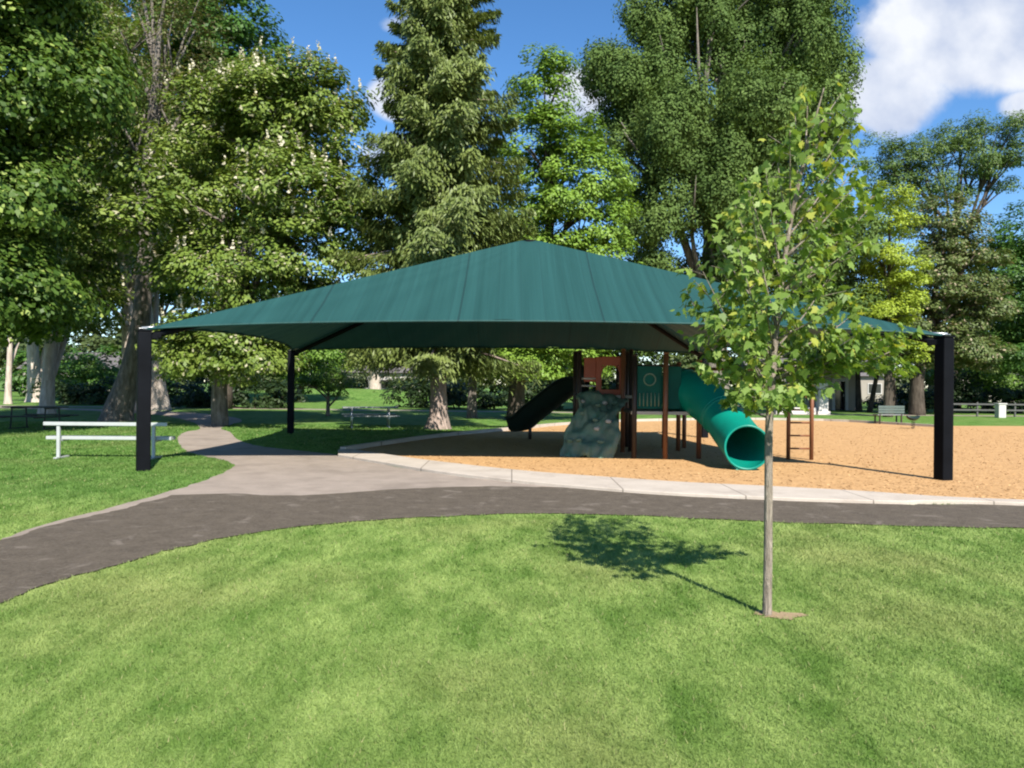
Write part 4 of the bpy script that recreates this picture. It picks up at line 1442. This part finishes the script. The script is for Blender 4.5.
shrub('bright_shrub', 'sunlit yellow green shrub beyond the leaning trunk', p, [(-1, 0, 2.2, 1.8, 1.4, 1.6), (1, 0, 1.8, 1.6, 1.4, 1.4), (-2.6, 0, 1.6, 1.4, 1.2, 1.4)], L['bright'], 64)
p = (at(70, 380, 74).x, 74, 0)
shrub('tall_shrub', 'tall mid green shrub mass hiding the beige house', p, [(-4, 0, 2.2, 2.2, 1.6, 2.2), (-1, 0, 2.6, 2.2, 1.6, 2.4), (2, 0, 2.3, 2.2, 1.6, 2.2), (5, 0, 2.8, 2.4, 1.6, 2.6), (8, 0, 2.4, 2.2, 1.6, 2.2)], L['backdark'], 68, per=.7, rc=.9, L_=.36, W_=.22)
p = (at(255, 395, 48).x, 48, 0)
shrub('dark_shrub', 'dark shrub behind the chestnut trunk', p, [(-2, 0, .8, 1.5, 1.2, .9), (0, 0, 1.0, 1.6, 1.2, 1.1), (1.8, 0, .8, 1.4, 1.2, .9), (-4, 0, .9, 1.5, 1.2, 1)], L['hedge'], 65)
p = (at(550, 395, 50).x, 50, 0)
shrub('dark_shrub', 'dark shrub behind the open slide', p, [(-1.4, 0, 1.2, 1.5, 1.2, 1.3), (.6, 0, 1.4, 1.6, 1.2, 1.4), (2.6, 0, 1.2, 1.6, 1.2, 1.3), (4.6, 0, 1.1, 1.5, 1.2, 1.2)], L['hedge'], 66)
p = (at(385, 380, 95).x, 95, 0)
shrub('tall_shrub', 'tall mixed green shrub screening the pale house across the lawn', p, [(-7, 0, 1.6, 2.2, 1.4, 1.6), (-4, 0, 2.0, 2.2, 1.4, 1.9), (4.5, 0, 1.7, 2.0, 1.4, 1.6), (7.5, 0, 1.9, 2.2, 1.4, 1.8), (10.5, 0, 1.5, 2.2, 1.4, 1.5), (1.2, 0, 1.6, 1.8, 1.2, 1.2)], L['far'], 69, per=.8, rc=.8, L_=.3, W_=.18)
p = (at(985, 400, 52).x, 52, 0)
shrub('dark_shrub', 'shaggy dark shrub right behind the rail fence and stone post', p, [(-4, 0, .8, 1.6, 1.2, 1.0), (-1.4, 0, 1.3, 1.6, 1.2, 1.5), (1.2, 0, .9, 1.6, 1.2, 1.1), (3.6, 0, 1.2, 1.6, 1.2, 1.4), (6, 0, .9, 1.6, 1.2, 1.0)], L['hedge'], 71)
p = (at(990, 400, 60).x, 62, 0)
shrub('dark_shrub', 'long dark shrub between the beige house and the shaggy shrub', p, [(-5, 0, .9, 1.8, 1.2, 1.0), (-2, 0, 1.2, 1.8, 1.2, 1.3), (1, 0, .9, 1.8, 1.2, 1.0), (4, 0, 1.3, 1.8, 1.2, 1.4), (7, 0, 1.0, 1.8, 1.2, 1.1)], L['hedge'], 70)
p = (at(900, 400, 62).x, 62, 0)
shrub('dark_shrub', 'dark low shrub by the beige single storey house', p, [(-1.4, 0, .6, 1.4, 1.2, .7), (.6, 0, .7, 1.5, 1.2, .8), (2.8, 0, .6, 1.4, 1.2, .7)], L['hedge'], 67)

# far wood closing the horizon
r_ = np.random.default_rng(77)
lob = []
for k in range(70):
    x = -105 + 210 * (k + r_.uniform(-.3, .3)) / 70
    h = 4.4 + 2.6 * r_.uniform()
    lob.append((x, 104 + r_.normal() * 4, h, 3.2, 2.6, h * .95))
v, C, N = crown_verts(r_, lob, .26, 1.5, 60, .6, .4)
tag(np_mesh('far_woods', v, 4, L['far']), 'distant band of trees closing the view beyond the street', 'woods', None, 'stuff')


# ------------------------------------------------------------------ buildings and posts glimpsed at the back
def house(name, label, loc, w, dep, h, wallm, wins, door=None, seed=1, roofh=2.2, rz=0.0):
    root = empty(name, loc, rz)
    tag(root, label, 'building')
    b = MB()
    b.box((0, 0, h / 2), (w, dep, h))
    b.build('wall', wallm, root)
    rf = MB()
    o = .5
    off = len(rf.v)
    rf.v += [(-w / 2 - o, -dep / 2 - o, h), (w / 2 + o, -dep / 2 - o, h), (w / 2 + o, dep / 2 + o, h), (-w / 2 - o, dep / 2 + o, h), (-w / 2 - o, 0, h + roofh), (w / 2 + o, 0, h + roofh)]
    rf.f += [[0, 1, 5, 4], [2, 3, 4, 5], [0, 4, 3], [1, 2, 5], [3, 2, 1, 0]]
    rf.build('roof', M['roof_grey'], root)
    for (x, z, ww, hh) in wins:
        f = MB()
        yy = -dep / 2 - .03
        for s in (-1, 1):
            f.box((x + s * ww / 2, yy, z), (.09, .08, hh + .09))
            f.box((x, yy + .004, z + s * hh / 2), (ww - .09, .08, .09))
        f.box((x, yy + .01, z), (.05, .05, hh - .09))
        fo = f.build('window', M['wall_white'], root)
        gl = MB()
        gl.box((x, -dep / 2 - .006, z), (ww - .04, .01, hh - .04))
        gl.build('pane', M['glass_dark'], fo)
    if door:
        x, ww, hh = door
        f = MB()
        for s in (-1, 1):
            f.box((x + s * (ww / 2 + .09), -dep / 2 - .05, hh / 2), (.2, .12, hh))
        f.box((x, -dep / 2 - .05, hh + .11), (ww + .4, .12, .22))
        do = f.build('door_frame', M['wall_white'], root)
        gl = MB()
        gl.box((x, -dep / 2 - .012, hh / 2), (ww, .02, hh))
        gl.build('door', M['glass_dark'], do)
        k = MB()
        k.tube([(x + ww * .35, -dep / 2 - .05, 1.0), (x + ww * .35, -dep / 2 - .05, 1.15)], .02, 6)
        k.build('handle', M['galv'], do)
    return root


p = at(826, 400, 55)
house('kiosk', 'small pale park kiosk with dark doorway in a white frame', (p.x, 56, 0), 4.2, 2.6, 2.7, M['wall_beige'], [(-1.35, 1.45, .7, .9)], door=(.85, .75, 2.05), roofh=.9)
p = at(822, 400, 46)
b = MB()
b.box((0, 0, .95), (.55, .55, 1.6), bev=.03)
b.box((0, 0, .09), (.75, .75, .22), bev=.02)
b.box((0, 0, 1.82), (.68, .68, .14), bev=.03)
o = b.build('stone_pillar', M['wall_white'])
o.location = (p.x, 46, 0)
tag(o, 'white square pillar with a cap standing before the kiosk', 'pillar')
b = MB()
b.box((0, 0, .2), (2.4, .4, .42), bev=.03)
o = b.build('low_wall', M['stone_pale'])
o.location = (p.x - 1.6, 46, 0)
tag(o, 'low pale stone wall beside the white pillar', 'wall')
p = at(1006, 410, 43)
b = MB()
b.box((0, 0, .38), (.42, .42, .78), bev=.04)
b.box((0, 0, .79), (.5, .5, .07), bev=.02)
o = b.build('stone_post', M['wall_white'])
o.location = (p.x, 43.5, 0)
tag(o, 'short white stone post on the far grass beside the rail fence', 'post')
p = at(885, 400, 78)
house('house', 'beige single storey house behind the dark tree stems', (p.x, 97, 0), 17, 8, 3.0, M['wall_beige'], [(-6, 1.5, 1.6, 1.2), (-2.2, 1.5, 1.6, 1.2), (2.2, 1.5, 2.0, 1.2), (6, 1.5, 1.6, 1.2)], door=(0, 1.0, 2.1))
p = at(990, 400, 96)
house('house', 'long beige house behind the rail fence', (p.x + 3, 99, 0), 14, 8, 3.2, M['wall_beige'], [(-4.5, 1.6, 1.5, 1.2), (-1.5, 1.6, 1.5, 1.2), (4, 1.6, 2.2, 1.2)], door=(1.4, 1.0, 2.1))
p = at(345, 385, 99)
house('house', 'pale house glimpsed across the far lawn beyond the spruce', (at(400, 385, 99).x, 99, 0), 13, 8, 2.9, M['wall_white'], [(-4, 1.5, 1.5, 1.1), (-1, 1.5, 1.5, 1.1), (4, 1.5, 1.5, 1.1)], door=(1.6, 1.0, 2.1))
house('house', 'beige house glimpsed beyond the leaning trunk', (at(85, 385, 99).x, 99, 0), 11, 8, 3.0, M['wall_beige'], [(-4, 1.5, 1.5, 1.1), (-1, 1.5, 1.5, 1.1), (4, 1.5, 1.5, 1.1)], door=(1.6, 1.0, 2.1))
# rail fence
fence_m = plain('fence_paint', (.075, .075, .07), .6)
fr = empty('rail_fence', (0, 0, 0))
tag(fr, 'low dull grey rail fence along the far grass', 'fence')
fx = [25.0 + 2.2 * k for k in range(10)]
for x in fx:
    b = MB(); b.box((x, 45, .42), (.09, .09, .84), bev=.01); b.build('fence_post', fence_m, fr)
for z in (.38, .72):
    b = MB(); b.box(((fx[0] + fx[-1]) / 2, 44.93, z), (fx[-1] - fx[0], .04, .09), bev=.008); b.build('rail', fence_m, fr)


# ------------------------------------------------------------------ young maple in the lawn
def young_maple():
    r = np.random.default_rng(42)
    D = TREE_P.y
    base = TREE_P.copy()
    root = empty('young_maple', base)
    tag(root, 'young maple with slim pale trunk and large lobed leaves on the front lawn', 'tree')
    def rp(px, py, dy=0.0):
        q = at(px, py, D + dy)
        return q - base
    stem = [Vector((0, 0, -.05)), Vector((0, 0, .03)), rp(768, 560), rp(768.5, 500), rp(769, 430), rp(772, 380), rp(776, 330), rp(783, 270, .02), rp(792, 215, .03), rp(803, 165, .03), rp(815, 120, .02), rp(824, 88, .0)]
    sp = [Vector(p) for p in spline(stem, 5)]
    n = len(sp)
    tr = MB()
    rad = np.interp(np.linspace(0, 1, n), [0, .06, .12, .4, .7, 1], [.046, .037, .032, .027, .016, .004])
    tr.tube(sp, list(rad), 14)
    tips = []

    def stem_at(py):
        zz = at(770, py, D).z
        return min(sp, key=lambda q: abs(q.z - zz))
    # (start py, end px, end py, depth) main limbs
    for (s, ex, ey, dy) in ((400, 742, 395, -.25), (398, 800, 400, -.3), (395, 765, 345, .35), (392, 720, 350, .2), (388, 840, 362, -.15), (385, 905, 345, .0), (380, 872, 325, -.35), (375, 700, 285, -.05), (372, 712, 315, -.35),
                            (365, 735, 240, -.3), (360, 718, 262, .3), (355, 765, 300, -.5), (350, 830, 275, .4), (345, 845, 300, -.35), (335, 712, 235, .15), (325, 748, 190, -.15), (318, 735, 205, .3),
                            (305, 850, 225, .1), (300, 822, 235, -.45), (290, 872, 205, .15), (280, 765, 165, -.35), (268, 757, 180, .3), (255, 860, 180, -.1), (240, 838, 165, .35), (228, 790, 130, -.3), (215, 850, 150, -.2),
                            (200, 845, 130, .15), (188, 795, 110, .2), (170, 838, 108, -.15), (150, 808, 92, .05), (135, 842, 92, .1), (412, 775, 392, -.5), (408, 756, 375, .5), (404, 815, 375, .35), (398, 690, 300, .3), (414, 728, 402, .1), (412, 790, 405, .1), (410, 708, 372, -.15), (404, 700, 335, .15), (396, 740, 330, -.45), (390, 780, 330, .45), (386, 698, 262, -.2), (370, 880, 350, .3), (366, 918, 332, -.2), (362, 860, 310, .25), (350, 742, 215, .4), (330, 800, 270, -.4), (300, 865, 240, -.3), (285, 745, 178, 0), (262, 880, 190, .3), (410, 830, 385, 0), (372, 905, 362, .15), (378, 885, 338, -.3), (240, 775, 140, .2), (255, 855, 165, .4)):
        a = stem_at(s)
        b = rp(ex, ey, dy * 1.2)
        b.x = a.x + (b.x - a.x) * 1.0
        mid = a.lerp(b, .55) + Vector((0, 0, -.06 * (b - a).length + .02))
        cv = [Vector(p) for p in spline([a, mid, b], 5)]
        tr.tube(cv, list(np.linspace(.008, .0022, len(cv))), 7)
        L0 = (b - a).length
        nt = max(4, int(L0 / .085))
        for k in range(nt):
            f = .28 + .72 * (k + r.uniform(0, .6)) / nt
            q = cv[min(len(cv) - 1, int(f * (len(cv) - 1)))]
            d = Vector(unit(r, 1)[0])
            d.z = abs(d.z) * .6 + .05
            e = q + d * r.uniform(.08, .27)
            if k % 2 == 0:
                tr.tube([q, e], [.003, .0015], 4)
            tips.append((q, e))
        tips.append((cv[-2], cv[-1]))
    tr.build('trunk', M['trunk_young'], root, True)
    # lobed leaf outline (unit length along +y)
    half = [(0.0, -.02), (.10, .02), (.26, -.06), (.30, .10), (.50, .20), (.36, .30), (.46, .52), (.26, .50), (.20, .60), (.0, 1.0)]
    out = half + [(-x, y) for x, y in half[-2:0:-1]]
    O = np.array(out)
    nO = len(O)
    vs = []
    for (q, e) in tips:
        m = int(r.integers(4, 8)) + (3 if q.z < 2.3 else 0)
        for k in range(m):
            c = q.lerp(e, r.uniform(.2, 1.1)) + Vector(unit(r, 1)[0]) * r.uniform(.01, .06)
            outw = Vector((c.x, c.y, 0)) - Vector((sp[n // 2].x, sp[n // 2].y, 0))
            ax = np.array([outw.x, outw.y, 0]) * 1.0 + r.normal(size=3) * .6 + np.array([0, 0, -.75])
            ax /= np.linalg.norm(ax)
            nn = np.array([outw.x * .8, outw.y * .8, .9]) + r.normal(size=3) * .55
            sd = np.cross(ax, nn); sd /= np.linalg.norm(sd)
            nn = np.cross(sd, ax)
            S = r.uniform(.045, .092)
            curl = r.uniform(.1, .5)
            w = r.uniform(.8, 1.0)
            P = np.array(c)[None, :] + S * (O[:, :1] * w * sd[None] + O[:, 1:2] * ax[None] - (curl * (O[:, :1] ** 2) * 1.4 + curl * .35 * O[:, 1:2] ** 2) * nn[None])
            vs.append(P)
    V_ = np.concatenate(vs)
    np_mesh('crown', V_, nO, L['young'], root)
    return root


young_maple()
